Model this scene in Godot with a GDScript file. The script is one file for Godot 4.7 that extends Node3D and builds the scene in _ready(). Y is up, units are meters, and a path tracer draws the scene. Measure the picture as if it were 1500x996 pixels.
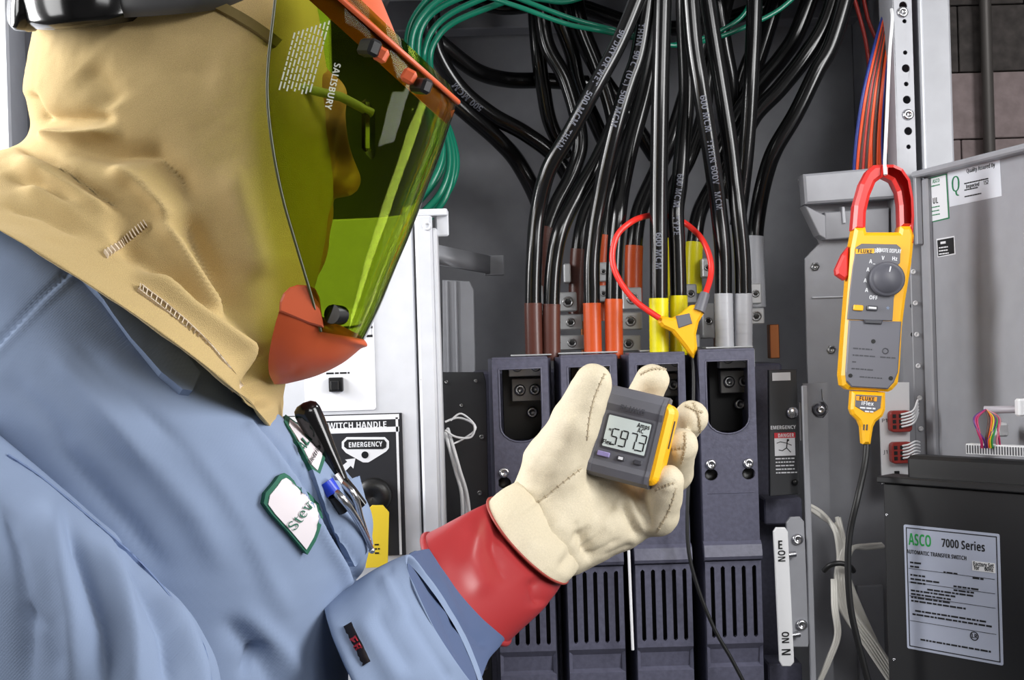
extends Node3D
# An electrician in a tan hood and face shield reads a remote display before an open transfer switch cabinet.

func area(called: String, at: Vector3, to: Vector3, size: Vector2, energy: float, c := Color(1, 1, 1)) -> void:
	var l := AreaLight3D.new()
	l.name = called
	l.area_size = size
	l.light_energy = energy
	l.light_color = c
	l.area_range = 9.0
	l.shadow_enabled = true
	add_child(l)
	l.look_at_from_position(at, to, Vector3.UP)

func _ready() -> void:
	rng.seed = 7
	var cam := Camera3D.new()
	cam.name = "camera"
	cam.fov = 30.0
	cam.near = 0.05
	cam.position = Vector3(0, 1.45, 0)
	cam.rotation_degrees = Vector3(0, 0, -1.7)
	cam.current = true
	add_child(cam)
	cam_xf = Transform3D(Basis.from_euler(Vector3(0, 0, deg_to_rad(-1.7))), Vector3(0, 1.45, 0))

	var env := Environment.new()
	env.background_mode = Environment.BG_COLOR
	env.background_color = Color(0.02, 0.02, 0.022)
	env.tonemap_mode = Environment.TONE_MAPPER_LINEAR
	env.tonemap_exposure = 1.0
	env.sdfgi_enabled = true
	env.ssao_enabled = true
	env.ssil_enabled = true
	var we := WorldEnvironment.new()
	we.name = "environment"
	we.environment = env
	add_child(we)

	# soft boxes of the photographer: one on either side of the camera, one at the worker's back
	area("softbox_left", Vector3(-1.5, 2.0, -0.5), Vector3(0.0, 1.35, -1.4), Vector2(0.7, 1.0), 2.1)
	area("softbox_right", Vector3(0.95, 1.75, -0.72), Vector3(-0.15, 1.45, -1.1), Vector2(0.45, 0.9), 2.0)
	area("softbox_front", Vector3(0.65, 2.2, 0.35), Vector3(0.35, 1.2, -1.6), Vector2(0.8, 0.5), 1.1)
	area("softbox_back", Vector3(-1.2, 1.9, -1.3), Vector3(-0.4, 1.45, -1.0), Vector2(0.35, 0.8), 3.0)
	area("added_room_lamp", Vector3(1.6, 2.84, -2.6), Vector3(1.6, 0.0, -2.7), Vector2(0.3, 1.2), 4.0)  # added lamp, no such source known, lifts the dark wall behind

	materials()
	build_room()
	build_cabinet()
	build_left_panel()
	build_switch()
	build_cables()
	build_right_side()
	build_controller()
	build_clamp_meter()
	build_person()
	build_hand()
	build_remote()

func materials() -> void:
	var speck := noise_tex(0.05, 0.95, 1.0, 3)
	var fine := noise_tex(0.2, 0.0, 1.0, 5, 3)
	grained(mat("paint_grey", col(158, 159, 165), 0.42), speck, 2.0, fine, 0.006)
	grained(mat("paint_light", col(210, 212, 218), 0.4), speck, 2.0, fine, 0.006)
	grained(mat("moulding", col(92, 92, 110), 0.38), noise_tex(0.08, 0.85, 1.0, 8), 6.0, fine, 0.01)
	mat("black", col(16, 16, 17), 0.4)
	mat("black_gloss", col(14, 14, 15), 0.16)
	mat("rubber_black", col(12, 12, 13), 0.5)
	mat("cable", col(13, 13, 14), 0.2)
	mat("aluminium", col(190, 192, 194), 0.4, 0.35)
	mat("steel", col(200, 200, 204), 0.25, 1.0)
	mat("copper", col(150, 95, 60), 0.4, 0.9)
	mat("tape_brown", col(84, 46, 38), 0.34)
	mat("tape_orange", col(196, 78, 30), 0.34)
	mat("tape_yellow", col(222, 212, 12), 0.34)
	mat("tape_grey", col(176, 178, 184), 0.34)
	mat("green_wire", col(14, 108, 84), 0.25)
	mat("white", col(228, 228, 230), 0.45)
	mat("label_white", col(214, 218, 226), 0.45)
	mat("print_black", col(20, 20, 22), 0.5)
	mat("print_white", col(225, 226, 230), 0.5)
	mat("print_green", col(24, 120, 74), 0.5)
	mat("print_red", col(206, 40, 52), 0.5)
	mat("fluke_yellow", col(246, 180, 20), 0.38)
	mat("meter_grey", col(98, 98, 105), 0.45)
	mat("meter_dark", col(66, 66, 72), 0.42)
	mat("jaw_red", col(208, 48, 44), 0.35)

func plain_box(c: Vector3, s: Vector3) -> SurfaceTool:
	var st := new_st()
	box(st, c, s)
	return st

func build_room() -> void:
	grained(mat("wall_paint", col(172, 170, 168), 0.8), noise_tex(0.03, 0.9, 1.0, 21), 0.8, noise_tex(0.15, 0.0, 1.0, 22), 0.05)
	grained(mat("concrete", col(120, 118, 114), 0.75), noise_tex(0.02, 0.75, 1.0, 23), 0.6, noise_tex(0.2, 0.0, 1.0, 24), 0.04)
	var X0 := -2.3
	var X1 := 2.6
	var Z0 := -3.8
	var Z1 := 1.8
	var H := 2.9
	var mx := (X0 + X1) * 0.5
	var mz := (Z0 + Z1) * 0.5
	var w := X1 - X0 + 0.4
	var l := Z1 - Z0 + 0.4
	struct("floor", plain_box(Vector3(mx, -0.1, mz), Vector3(w, 0.2, l)), mats.concrete, "grey concrete floor of the electrical room", "floor")
	struct("ceiling", plain_box(Vector3(mx, H + 0.1, mz), Vector3(w, 0.2, l)), mats.wall_paint, "pale ceiling of the electrical room", "ceiling")
	struct("wall_left", plain_box(Vector3(X0 - 0.1, H * 0.5, mz), Vector3(0.2, H, l)), mats.wall_paint, "pale wall beside the cabinets", "wall")
	struct("wall_right", plain_box(Vector3(X1 + 0.1, H * 0.5, mz), Vector3(0.2, H, l)), mats.wall_paint, "pale wall beyond the open cabinet door", "wall")
	struct("wall_front", plain_box(Vector3(mx, H * 0.5, Z1 + 0.1), Vector3(w, H, 0.2)), mats.wall_paint, "pale wall facing the cabinets", "wall")
	var wb := struct("wall_back", plain_box(Vector3(mx, H * 0.5, Z0 - 0.12), Vector3(w, H, 0.2)), mats.concrete, "block wall with dark upper courses behind the cabinet", "wall")
	# masonry blocks that show beside the post
	grained(mat("block_dark", col(84, 78, 76), 0.85), noise_tex(0.06, 0.7, 1.0, 25), 1.4, noise_tex(0.2, 0.0, 1.0, 26), 0.15)
	grained(mat("block_pink", col(158, 142, 142), 0.85), noise_tex(0.05, 0.86, 1.0, 27), 1.4, noise_tex(0.2, 0.0, 1.0, 26), 0.1)
	var edge := P(1440, 106, 3.8).y
	var bw := 0.4
	var bh := 0.2
	for row in range(-3, 5):
		for k in range(-1, 4):
			var x := 1.16 + k * bw + (bw * 0.5 if posmod(row, 2) == 1 else 0.0)
			var st := new_st()
			box(st, Vector3(x, edge + (row + 0.5) * bh, Z0 - 0.012), Vector3(bw - 0.004, bh - 0.004, 0.04), 0.002)
			obj("block", st, mats.block_dark if row >= 0 else mats.block_pink, wb)
	var st := new_st()
	var top := P(1450, -60, 3.72)
	tube_line(st, Vector3(top.x - 0.01, H, -3.74), Vector3(top.x - 0.01, 0.0, -3.74), 0.017, 14)
	var pipe := obj("conduit_pipe", st, mat("conduit", col(92, 88, 86), 0.5, 0.4))
	tag(pipe, "thin grey conduit pipe running down the block wall", "pipe")
	# added glowing fitting, out of view, to brighten the block wall
	var fit := thing("added_ceiling_lamp", "added unseen ceiling lamp that brightens the block wall", "lamp", Transform3D(Basis(), Vector3(1.6, 2.87, -2.6)))
	st = new_st()
	box(st, Vector3(0, 0, 0), Vector3(0.36, 0.05, 1.26), 0.005)
	obj("housing", st, mat("added_lamp_white", col(235, 235, 235), 0.5), fit)
	var gm := mat("added_lamp_diffuser", col(240, 240, 235), 0.5)
	gm.emission_enabled = true
	gm.emission = Color(1, 1, 0.97)
	gm.emission_energy_multiplier = 1.0
	st = new_st()
	box(st, Vector3(0, -0.026, 0), Vector3(0.30, 0.003, 1.2), 0.0)
	obj("diffuser", st, gm, fit)

# ---------------------------------------------------------------- helpers
var cam_xf := Transform3D()
const F := 1858.6            # focal length for a 1500 x 996 frame
var counts := {}
var mats := {}
var rng := RandomNumberGenerator.new()

func P(px: float, py: float, d: float) -> Vector3:
	return cam_xf * Vector3((px - 750.0) / F * d, -(py - 498.0) / F * d, -d)

func numbered(n: String) -> String:
	if not counts.has(n):
		counts[n] = 0
		return n
	counts[n] += 1
	return "%s_%03d" % [n, counts[n]]

func tag(o: Node, label: String, category: String, group := "") -> Node:
	o.set_meta("label", label)
	o.set_meta("category", category)
	if group != "":
		o.set_meta("group", group)
	return o

func thing(called: String, label: String, category: String, at := Transform3D(), group := "") -> Node3D:
	var o := Node3D.new()
	o.name = numbered(called)
	add_child(o)
	o.transform = at
	tag(o, label, category, group)
	return o

func new_st() -> SurfaceTool:
	var st := SurfaceTool.new()
	st.begin(Mesh.PRIMITIVE_TRIANGLES)
	return st

func obj(called: String, st: SurfaceTool, m: Material, parent: Node = null) -> MeshInstance3D:
	var mi := MeshInstance3D.new()
	st.generate_normals()
	st.index()
	mi.mesh = st.commit()
	mi.material_override = m
	mi.cast_shadow = GeometryInstance3D.SHADOW_CASTING_SETTING_ON
	if parent == null:
		mi.name = numbered(called)
		add_child(mi)
	else:
		mi.name = called
		parent.add_child(mi, true)
	return mi

func put(called: String, mesh: Mesh, m: Material, parent: Node, xf := Transform3D()) -> MeshInstance3D:
	var mi := MeshInstance3D.new()
	mi.mesh = mesh
	mi.material_override = m
	mi.name = called
	mi.transform = xf
	parent.add_child(mi, true)
	return mi

func struct(called: String, st: SurfaceTool, m: Material, label: String, category: String) -> MeshInstance3D:
	var o := obj(called, st, m)
	tag(o, label, category)
	o.set_meta("kind", "structure")
	return o

func col(r: float, g: float, b: float) -> Color:
	return Color(r / 255.0, g / 255.0, b / 255.0)

func mat(key: String, c: Color, rough := 0.5, metal := 0.0, spec := 0.5) -> StandardMaterial3D:
	if mats.has(key):
		return mats[key]
	var m := StandardMaterial3D.new()
	m.resource_name = key
	m.albedo_color = c
	m.roughness = rough
	m.metallic = metal
	m.metallic_specular = spec
	m.cull_mode = BaseMaterial3D.CULL_DISABLED
	mats[key] = m
	return m

func noise_tex(freq: float, lo: float, hi: float, seed_: int, octaves := 4, size := 256, normal := false, bump := 4.0) -> NoiseTexture2D:
	var n := FastNoiseLite.new()
	n.seed = seed_
	n.frequency = freq
	n.fractal_octaves = octaves
	var t := NoiseTexture2D.new()
	t.width = size
	t.height = size
	t.seamless = true
	t.noise = n
	if normal:
		t.as_normal_map = true
		t.bump_strength = bump
	else:
		var g := Gradient.new()
		g.set_color(0, Color(lo, lo, lo))
		g.set_color(1, Color(hi, hi, hi))
		t.color_ramp = g
	return t

func grained(m: StandardMaterial3D, tex: Texture2D, scale: float, height: Texture2D = null, hscale := 0.02) -> StandardMaterial3D:
	if tex:
		m.albedo_texture = tex
	m.uv1_triplanar = true
	m.uv1_world_triplanar = true
	m.uv1_scale = Vector3.ONE * scale
	if height:
		m.heightmap_enabled = true
		m.heightmap_texture = height
		m.heightmap_scale = hscale
	return m

# ---- shapes ------------------------------------------------------------
func quad(st: SurfaceTool, a: Vector3, b: Vector3, c: Vector3, d: Vector3) -> void:
	# a b c d run clockwise as seen from the front
	st.add_vertex(a); st.add_vertex(b); st.add_vertex(c)
	st.add_vertex(a); st.add_vertex(c); st.add_vertex(d)

func box(st: SurfaceTool, c: Vector3, s: Vector3, bev := 0.0, bs := Basis()) -> void:
	# chamfered box
	st.set_smooth_group(-1)
	var h := s * 0.5
	bev = minf(bev, minf(h.x, minf(h.y, h.z)) * 0.9)
	if bev <= 0.0:
		bev = 0.00001
	var k := h - Vector3(bev, bev, bev)
	var faces := [[0, 1, 2], [1, 2, 0], [2, 0, 1]]
	var vx := func(ax: int, sx: float, sy: float, sz: float) -> Vector3:
		# vertex on the face whose axis is ax, at corner signs
		var v := Vector3(sx * k.x, sy * k.y, sz * k.z)
		v[ax] = [sx, sy, sz][ax] * h[ax]
		return c + bs * v
	var sgn := func(ax: int, s0: float, a1: int, s1: float, s2: float) -> Vector3:
		var t := [0.0, 0.0, 0.0]
		t[ax] = s0
		t[a1] = s1
		t[3 - ax - a1] = s2
		return vx.call(ax, t[0], t[1], t[2])
	for f in faces:
		var ax: int = f[0]
		var a1: int = f[1]
		for s0 in [-1.0, 1.0]:
			var q := [sgn.call(ax, s0, a1, -1.0, -1.0), sgn.call(ax, s0, a1, -1.0, 1.0), sgn.call(ax, s0, a1, 1.0, 1.0), sgn.call(ax, s0, a1, 1.0, -1.0)]
			if s0 < 0.0:
				q.reverse()
			quad(st, q[0], q[1], q[2], q[3])
	if bev < 0.00005:
		return
	# edges
	for f in faces:
		var ax: int = f[0]      # edge runs along ax, between faces f[1] and f[2]
		var a1: int = f[1]
		var a2: int = f[2]
		for s1 in [-1.0, 1.0]:
			for s2 in [-1.0, 1.0]:
				var p := []
				for e in [[a1, -1.0], [a1, 1.0], [a2, 1.0], [a2, -1.0]]:
					var t := [0.0, 0.0, 0.0]
					t[ax] = e[1]
					t[a1] = s1
					t[a2] = s2
					p.append(vx.call(e[0], t[0], t[1], t[2]))
				if s1 * s2 < 0.0:
					p.reverse()
				quad(st, p[0], p[1], p[2], p[3])
	for sx in [-1.0, 1.0]:
		for sy in [-1.0, 1.0]:
			for sz in [-1.0, 1.0]:
				var p := [vx.call(0, sx, sy, sz), vx.call(1, sx, sy, sz), vx.call(2, sx, sy, sz)]
				if sx * sy * sz > 0.0:
					p.reverse()
				st.add_vertex(p[0]); st.add_vertex(p[1]); st.add_vertex(p[2])

func grid(st: SurfaceTool, v: PackedVector3Array, nu: int, nv: int, wrap_u := false, flip := false, uvs := PackedVector2Array()) -> void:
	# nv rows of nu points, smooth
	st.set_smooth_group(0)
	var cols := nu if wrap_u else nu - 1
	for j in nv - 1:
		for i in cols:
			var i2 := (i + 1) % nu
			var ids := [j * nu + i, j * nu + i2, (j + 1) * nu + i2, j * nu + i, (j + 1) * nu + i2, (j + 1) * nu + i]
			if flip:
				ids.reverse()
			for id in ids:
				if uvs.size():
					st.set_uv(uvs[id])
				st.add_vertex(v[id])

func catmull(pts: Array, per: int) -> PackedVector3Array:
	var out := PackedVector3Array()
	var n := pts.size()
	for i in n - 1:
		var p0: Vector3 = pts[maxi(i - 1, 0)]
		var p1: Vector3 = pts[i]
		var p2: Vector3 = pts[i + 1]
		var p3: Vector3 = pts[mini(i + 2, n - 1)]
		for k in per:
			var t := float(k) / per
			out.append(p1.cubic_interpolate(p2, p0, p3, t))
	out.append(pts[n - 1])
	return out

func path_frames(pts: PackedVector3Array, first_up := Vector3.ZERO) -> Array:
	# parallel-transported frames (basis with z along the path)
	var fr := []
	var n := pts.size()
	var up := first_up
	for i in n:
		var t := (pts[mini(i + 1, n - 1)] - pts[maxi(i - 1, 0)]).normalized()
		if i == 0 and up == Vector3.ZERO:
			up = Vector3(0, 0, 1) if absf(t.z) < 0.9 else Vector3(0, 1, 0)
		up = (up - t * up.dot(t)).normalized()
		fr.append(Basis(t.cross(up).normalized(), up, t))
	return fr

func tube(st: SurfaceTool, pts: PackedVector3Array, r0: float, segs := 12, r1 := -1.0, caps := true) -> void:
	if r1 < 0.0:
		r1 = r0
	var fr := path_frames(pts)
	var n := pts.size()
	var v := PackedVector3Array()
	for i in n:
		var r := lerpf(r0, r1, float(i) / maxi(n - 1, 1))
		var b: Basis = fr[i]
		for k in segs:
			var a := TAU * k / segs
			v.append(pts[i] + (b.x * cos(a) + b.y * sin(a)) * r)
	grid(st, v, segs, n, true, false)
	if caps:
		st.set_smooth_group(-1)
		for e in [0, n - 1]:
			for k in segs:
				var a: Vector3 = v[e * segs + k]
				var b: Vector3 = v[e * segs + (k + 1) % segs]
				st.add_vertex(pts[e])
				if e == 0:
					st.add_vertex(b); st.add_vertex(a)
				else:
					st.add_vertex(a); st.add_vertex(b)

func tube_line(st: SurfaceTool, a: Vector3, b: Vector3, r: float, segs := 12, r1 := -1.0) -> void:
	tube(st, PackedVector3Array([a, b]), r, segs, r1)

func lathe(st: SurfaceTool, prof: Array, segs: int, xf := Transform3D()) -> void:
	# profile of Vector2(radius, height) turned round the local z axis
	var v := PackedVector3Array()
	for p in prof:
		for k in segs:
			var a := TAU * k / segs
			v.append(xf * Vector3(cos(a) * p.x, sin(a) * p.x, p.y))
	grid(st, v, segs, prof.size(), true, false)

func area2(poly: PackedVector2Array) -> float:
	var s := 0.0
	for i in poly.size():
		var a := poly[i]
		var b := poly[(i + 1) % poly.size()]
		s += a.x * b.y - b.x * a.y
	return s * 0.5

func ccw(poly: PackedVector2Array) -> PackedVector2Array:
	var p := poly.duplicate()
	if area2(p) < 0.0:
		p.reverse()
	return p

func inset(poly: PackedVector2Array, d: float) -> PackedVector2Array:
	var out := PackedVector2Array()
	var n := poly.size()
	for i in n:
		var e0 := (poly[i] - poly[(i + n - 1) % n]).normalized()
		var e1 := (poly[(i + 1) % n] - poly[i]).normalized()
		var n0 := Vector2(-e0.y, e0.x)
		var n1 := Vector2(-e1.y, e1.x)
		var m := (n0 + n1)
		var l := m.length_squared()
		out.append(poly[i] + (m * (2.0 / l) * d if l > 0.3 else n0 * d))
	return out

func prism(st: SurfaceTool, poly_in: PackedVector2Array, z0: float, z1: float, xf := Transform3D(), bev := 0.0, smooth_sides := false) -> void:
	# polygon in the xy plane extruded from z0 to z1 (z1 is the front, bevelled)
	var poly := ccw(poly_in)
	var n := poly.size()
	var front := inset(poly, bev) if bev > 0.0 else poly
	var zs := z1 - bev
	st.set_smooth_group(-1)
	var tri := Geometry2D.triangulate_polygon(front)
	for k in range(0, tri.size(), 3):
		var t := [front[tri[k]], front[tri[k + 1]], front[tri[k + 2]]]
		if (t[1] - t[0]).cross(t[2] - t[0]) > 0.0:
			t.reverse()
		for p in t:
			st.add_vertex(xf * Vector3(p.x, p.y, z1))
	tri = Geometry2D.triangulate_polygon(poly)
	for k in range(0, tri.size(), 3):
		var t := [poly[tri[k]], poly[tri[k + 1]], poly[tri[k + 2]]]
		if (t[1] - t[0]).cross(t[2] - t[0]) < 0.0:
			t.reverse()
		for p in t:
			st.add_vertex(xf * Vector3(p.x, p.y, z0))
	if smooth_sides:
		st.set_smooth_group(1)
	for i in n:
		var a := poly[i]
		var b := poly[(i + 1) % n]
		quad(st, xf * Vector3(a.x, a.y, z0), xf * Vector3(a.x, a.y, zs), xf * Vector3(b.x, b.y, zs), xf * Vector3(b.x, b.y, z0))
		if bev > 0.0:
			var c := front[i]
			var d := front[(i + 1) % n]
			quad(st, xf * Vector3(a.x, a.y, zs), xf * Vector3(c.x, c.y, z1), xf * Vector3(d.x, d.y, z1), xf * Vector3(b.x, b.y, zs))

func rrect(w: float, h: float, r: float, k := 5, c := Vector2.ZERO) -> PackedVector2Array:
	var p := PackedVector2Array()
	for q in 4:
		var cx := (w * 0.5 - r) * (1.0 if q == 0 or q == 3 else -1.0)
		var cy := (h * 0.5 - r) * (1.0 if q < 2 else -1.0)
		for i in k + 1:
			var a := PI * 0.5 * (q + float(i) / k)
			p.append(c + Vector2(cx + cos(a) * r, cy + sin(a) * r))
	return p

func circle(c: Vector2, r: float, k := 16, ry := -1.0) -> PackedVector2Array:
	var p := PackedVector2Array()
	for i in k:
		var a := TAU * i / k
		p.append(c + Vector2(cos(a) * r, sin(a) * (r if ry < 0.0 else ry)))
	return p

func holed(st: SurfaceTool, outer: PackedVector2Array, holes: Array, z0: float, z1: float, xf := Transform3D()) -> void:
	# plate with holes: cut into strips through the holes' middles so that each strip is a simple polygon
	var cuts := []
	var lo := outer[0].x
	var hi := outer[0].x
	for p in outer:
		lo = minf(lo, p.x)
		hi = maxf(hi, p.x)
	for h in holes:
		var a: float = h[0].x
		var b: float = h[0].x
		for p in h:
			a = minf(a, p.x)
			b = maxf(b, p.x)
		cuts.append((a + b) * 0.5)
	cuts.append(lo - 0.001)
	cuts.append(hi + 0.001)
	cuts.sort()
	for c in cuts.size() - 1:
		var x0: float = cuts[c]
		var x1: float = cuts[c + 1]
		if x1 - x0 < 0.00002:
			continue
		var strip := PackedVector2Array([Vector2(x0, -9), Vector2(x1, -9), Vector2(x1, 9), Vector2(x0, 9)])
		var parts: Array = Geometry2D.intersect_polygons(outer, strip)
		for h in holes:
			var nxt := []
			for q in parts:
				for r in Geometry2D.clip_polygons(q, h):
					nxt.append(r)
			parts = nxt
		for q in parts:
			if q.size() >= 3 and absf(area2(q)) > 1e-9:
				prism(st, q, z0, z1, xf)

# ---- writing -----------------------------------------------------------
var fonts := {}
func font(kind: String) -> SystemFont:
	if not fonts.has(kind):
		var f := SystemFont.new()
		var nm := "Droid Serif" if kind.begins_with("serif") else ("Droid Sans Mono" if kind == "mono" else "Droid Sans")
		f.font_names = PackedStringArray([nm])
		if kind.ends_with("bold"):
			f.font_weight = 700
		fonts[kind] = f
	return fonts[kind]

func text_mesh(s: String, height: float, kind := "bold", align := 1, depth := 0.0003) -> TextMesh:
	var t := TextMesh.new()
	t.text = s
	t.font = font(kind)
	t.font_size = 64
	t.pixel_size = height / (64.0 * 0.72)
	t.depth = depth
	t.curve_step = 2.0
	t.horizontal_alignment = [HORIZONTAL_ALIGNMENT_LEFT, HORIZONTAL_ALIGNMENT_CENTER, HORIZONTAL_ALIGNMENT_RIGHT][align]
	return t

func write(parent: Node, s: String, at: Vector3, height: float, m: Material, kind := "bold", align := 1, squeeze := 1.0, turn := 0.0) -> MeshInstance3D:
	var xf := Transform3D(Basis(Vector3(0, 0, 1), turn).scaled_local(Vector3(squeeze, 1, 1)), at)
	return put("lettering", text_mesh(s, height, kind, align), m, parent, xf)

func bent_text(s: String, height: float, kind: String, f: Callable, align := 0, flatten := 0.0) -> SurfaceTool:
	# lettering whose outline points are laid on a surface: f(x, y, lift) gives the place
	var a := text_mesh(s, height, kind, align, 0.0004).surface_get_arrays(0)
	var v: PackedVector3Array = a[Mesh.ARRAY_VERTEX]
	var idx = a[Mesh.ARRAY_INDEX]
	var st := new_st()
	st.set_smooth_group(-1)
	var ids: Array = Array(idx) if idx != null else range(v.size())
	for k in range(0, ids.size(), 3):
		var keep := true
		for q in 3:
			if v[ids[k + q]].z < 0.0:
				keep = false
		if not keep:
			continue
		for q in 3:
			var p: Vector3 = v[ids[k + q]]
			st.add_vertex(f.call(p.x, p.y, 0.0003))
	return st

func small_print(parent: Node, rows: Array, m: Material, seed_: int, z := 0.0) -> MeshInstance3D:
	# rows of unreadably small print: [x0, x1, y, height]
	var r := RandomNumberGenerator.new()
	r.seed = seed_
	var st := new_st()
	for row in rows:
		var x: float = row[0]
		var h: float = row[3]
		while x < row[1] - h:
			var w: float = minf(h * r.randf_range(1.2, 4.5), row[1] - x)
			box(st, Vector3(x + w * 0.5, row[2], z), Vector3(w, h, 0.0003))
			x += w + h * 0.6
	var o := obj("small_print", st, m, parent)
	o.set_meta("kind", "stuff")
	return o

# ---- lofted, draped surfaces -------------------------------------------
class Sheet:
	var px := PackedVector2Array()
	var pos := PackedVector3Array()
	var nor := PackedVector3Array()
	var bins := {}
	var eye := Vector3()
	func add(p: Vector2, v: Vector3, n: Vector3) -> void:
		var key := Vector2i(floori(p.x / 12.0), floori(p.y / 12.0))
		if not bins.has(key):
			bins[key] = []
		bins[key].append(px.size())
		px.append(p)
		pos.append(v)
		nor.append(n)
	func near(p: Vector2) -> int:
		var key := Vector2i(floori(p.x / 12.0), floori(p.y / 12.0))
		var best := -1
		var bd := 1e9
		for ring in range(1, 12):
			for dx in range(-ring, ring + 1):
				for dy in range(-ring, ring + 1):
					if ring > 1 and absi(dx) < ring and absi(dy) < ring:
						continue
					var kk := key + Vector2i(dx, dy)
					if bins.has(kk):
						for id in bins[kk]:
							var dd := px[id].distance_squared_to(p)
							if dd < bd:
								bd = dd
								best = id
			if best >= 0:
				break
		return best

func loft_points(rings: Array, nv: int, nu: int, e := 1.0) -> Dictionary:
	# rings: [Lx, Ly, Rx, Ry, half depth, depth, ox, oy]; sin > 0 is the near side
	var px := PackedVector2Array()
	var pos := PackedVector3Array()
	var side := PackedFloat32Array()
	var m := rings.size()
	for j in nv:
		var t := float(j) / (nv - 1) * (m - 1)
		var i := mini(int(t), m - 2)
		var f := t - i
		var q := []
		for k in 8:
			var p0: float = rings[maxi(i - 1, 0)][k]
			var p1: float = rings[i][k]
			var p2: float = rings[i + 1][k]
			var p3: float = rings[mini(i + 2, m - 1)][k]
			q.append(cubic_interpolate(p1, p2, p0, p3, f))
		var c := Vector2(q[0] + q[2], q[1] + q[3]) * 0.5
		var a := Vector2(q[2] - q[0], q[3] - q[1]) * 0.5
		for k in nu:
			var th := TAU * k / nu
			var cc := cos(th)
			var ss := sin(th)
			if e != 1.0:
				cc = signf(cc) * pow(absf(cc), e)
				ss = signf(ss) * pow(absf(ss), e)
			var p: Vector2 = c + a * cc + Vector2(q[6], q[7]) * ss
			px.append(p)
			side.append(ss)
			pos.append(P(p.x, p.y, q[5] - q[4] * ss))
	return {"px": px, "pos": pos, "side": side, "nu": nu, "nv": nv}

func fold_at(p: Vector2, folds: Array) -> float:
	var s := 0.0
	for f in folds:
		var w: float = f[1]
		var b: Rect2 = f[3]
		if not b.has_point(p):
			continue
		var pts: PackedVector2Array = f[0]
		var best := 1e9
		var at := 0.0
		for i in pts.size() - 1:
			var a := pts[i]
			var ab := pts[i + 1] - a
			var t := clampf((p - a).dot(ab) / ab.length_squared(), 0.0, 1.0)
			var d := (p - a - ab * t).length_squared()
			if d < best:
				best = d
				at = (i + t) / (pts.size() - 1)
		var ends := smoothstep(0.0, 0.25, at) * smoothstep(1.0, 0.75, at) if f[4] else 1.0
		# creases are sharp, ridges round
		s += f[2] * ends * (exp(-best / (w * w)) if f[2] > 0.0 else exp(-pow(best / (w * w), 0.72)))
	return s

func fold(pts: Array, w: float, amp: float, taper := true) -> Array:
	var a := PackedVector2Array()
	var r := Rect2(pts[0], Vector2.ZERO)
	for p in pts:
		a.append(p)
		r = r.expand(p)
	return [a, w, amp, r.grow(w * 2.6), taper]

func loft(rings: Array, nv: int, nu: int, folds: Array, noise: FastNoiseLite = null, namp := 0.0, e := 1.0) -> Array:
	# returns [SurfaceTool, Sheet of the near side]
	var g := loft_points(rings, nv, nu, e)
	var px: PackedVector2Array = g.px
	var pos: PackedVector3Array = g.pos
	var side: PackedFloat32Array = g.side
	var nor := grid_normals(pos, nu, nv)
	var out := PackedVector3Array()
	for k in pos.size():
		var dsp := 0.0
		if side[k] > -0.25:
			dsp = fold_at(px[k], folds)
		if noise:
			dsp += noise.get_noise_3dv(pos[k] * 100.0) * namp
		out.append(pos[k] + nor[k] * dsp)
	nor = grid_normals(out, nu, nv)
	var skin := Sheet.new()
	skin.eye = cam_xf.origin
	for k in out.size():
		if side[k] > -0.02:
			var q := cam_xf.affine_inverse() * out[k]
			skin.add(Vector2(750.0 + q.x / -q.z * F, 498.0 - q.y / -q.z * F), out[k], nor[k])
	var st := new_st()
	var uvs := PackedVector2Array()
	grid(st, out, nu, nv, true, true, uvs)
	return [st, skin]

func grid_normals(v: PackedVector3Array, nu: int, nv: int) -> PackedVector3Array:
	var n := PackedVector3Array()
	for j in nv:
		for i in nu:
			var du := v[j * nu + (i + 1) % nu] - v[j * nu + (i + nu - 1) % nu]
			var dv := v[mini(j + 1, nv - 1) * nu + i] - v[maxi(j - 1, 0) * nu + i]
			n.append(du.cross(dv).normalized())
	# outward: away from the row's middle
	var c := Vector3.ZERO
	var row := nv / 2
	for i in nu:
		c += v[row * nu + i] / nu
	if (v[row * nu] - c).dot(n[row * nu]) < 0.0:
		for k in n.size():
			n[k] = -n[k]
	return n

func on_skin(s: Sheet, p: Vector2, lift := 0.0) -> Vector3:
	# the point of the surface in that direction: neighbouring vertices' tangent planes, weighted
	var dir := (P(p.x, p.y, 1.0) - s.eye)
	var key := Vector2i(floori(p.x / 12.0), floori(p.y / 12.0))
	var sum := 0.0
	var wsum := 0.0
	var nsum := Vector3.ZERO
	var ids := []
	for dx in range(-1, 2):
		for dy in range(-1, 2):
			var kk := key + Vector2i(dx, dy)
			if s.bins.has(kk):
				ids.append_array(s.bins[kk])
	if ids.size() < 3:
		ids = [s.near(p)]
	for k in ids:
		var n := s.nor[k]
		var v := s.pos[k]
		var dn := dir.dot(n)
		var t := (v - s.eye).dot(cam_xf.basis.z) / dir.dot(cam_xf.basis.z)
		if absf(dn) > 0.25 * dir.length():
			var t2 := (v - s.eye).dot(n) / dn
			t = clampf(t2, t - 0.012, t + 0.012)
		var w := 1.0 / pow(s.px[k].distance_squared_to(p) + 6.0, 1.5)
		sum += t * w
		nsum += n * w
		wsum += w
	return s.eye + dir * (sum / wsum) + nsum.normalized() * lift

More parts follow.
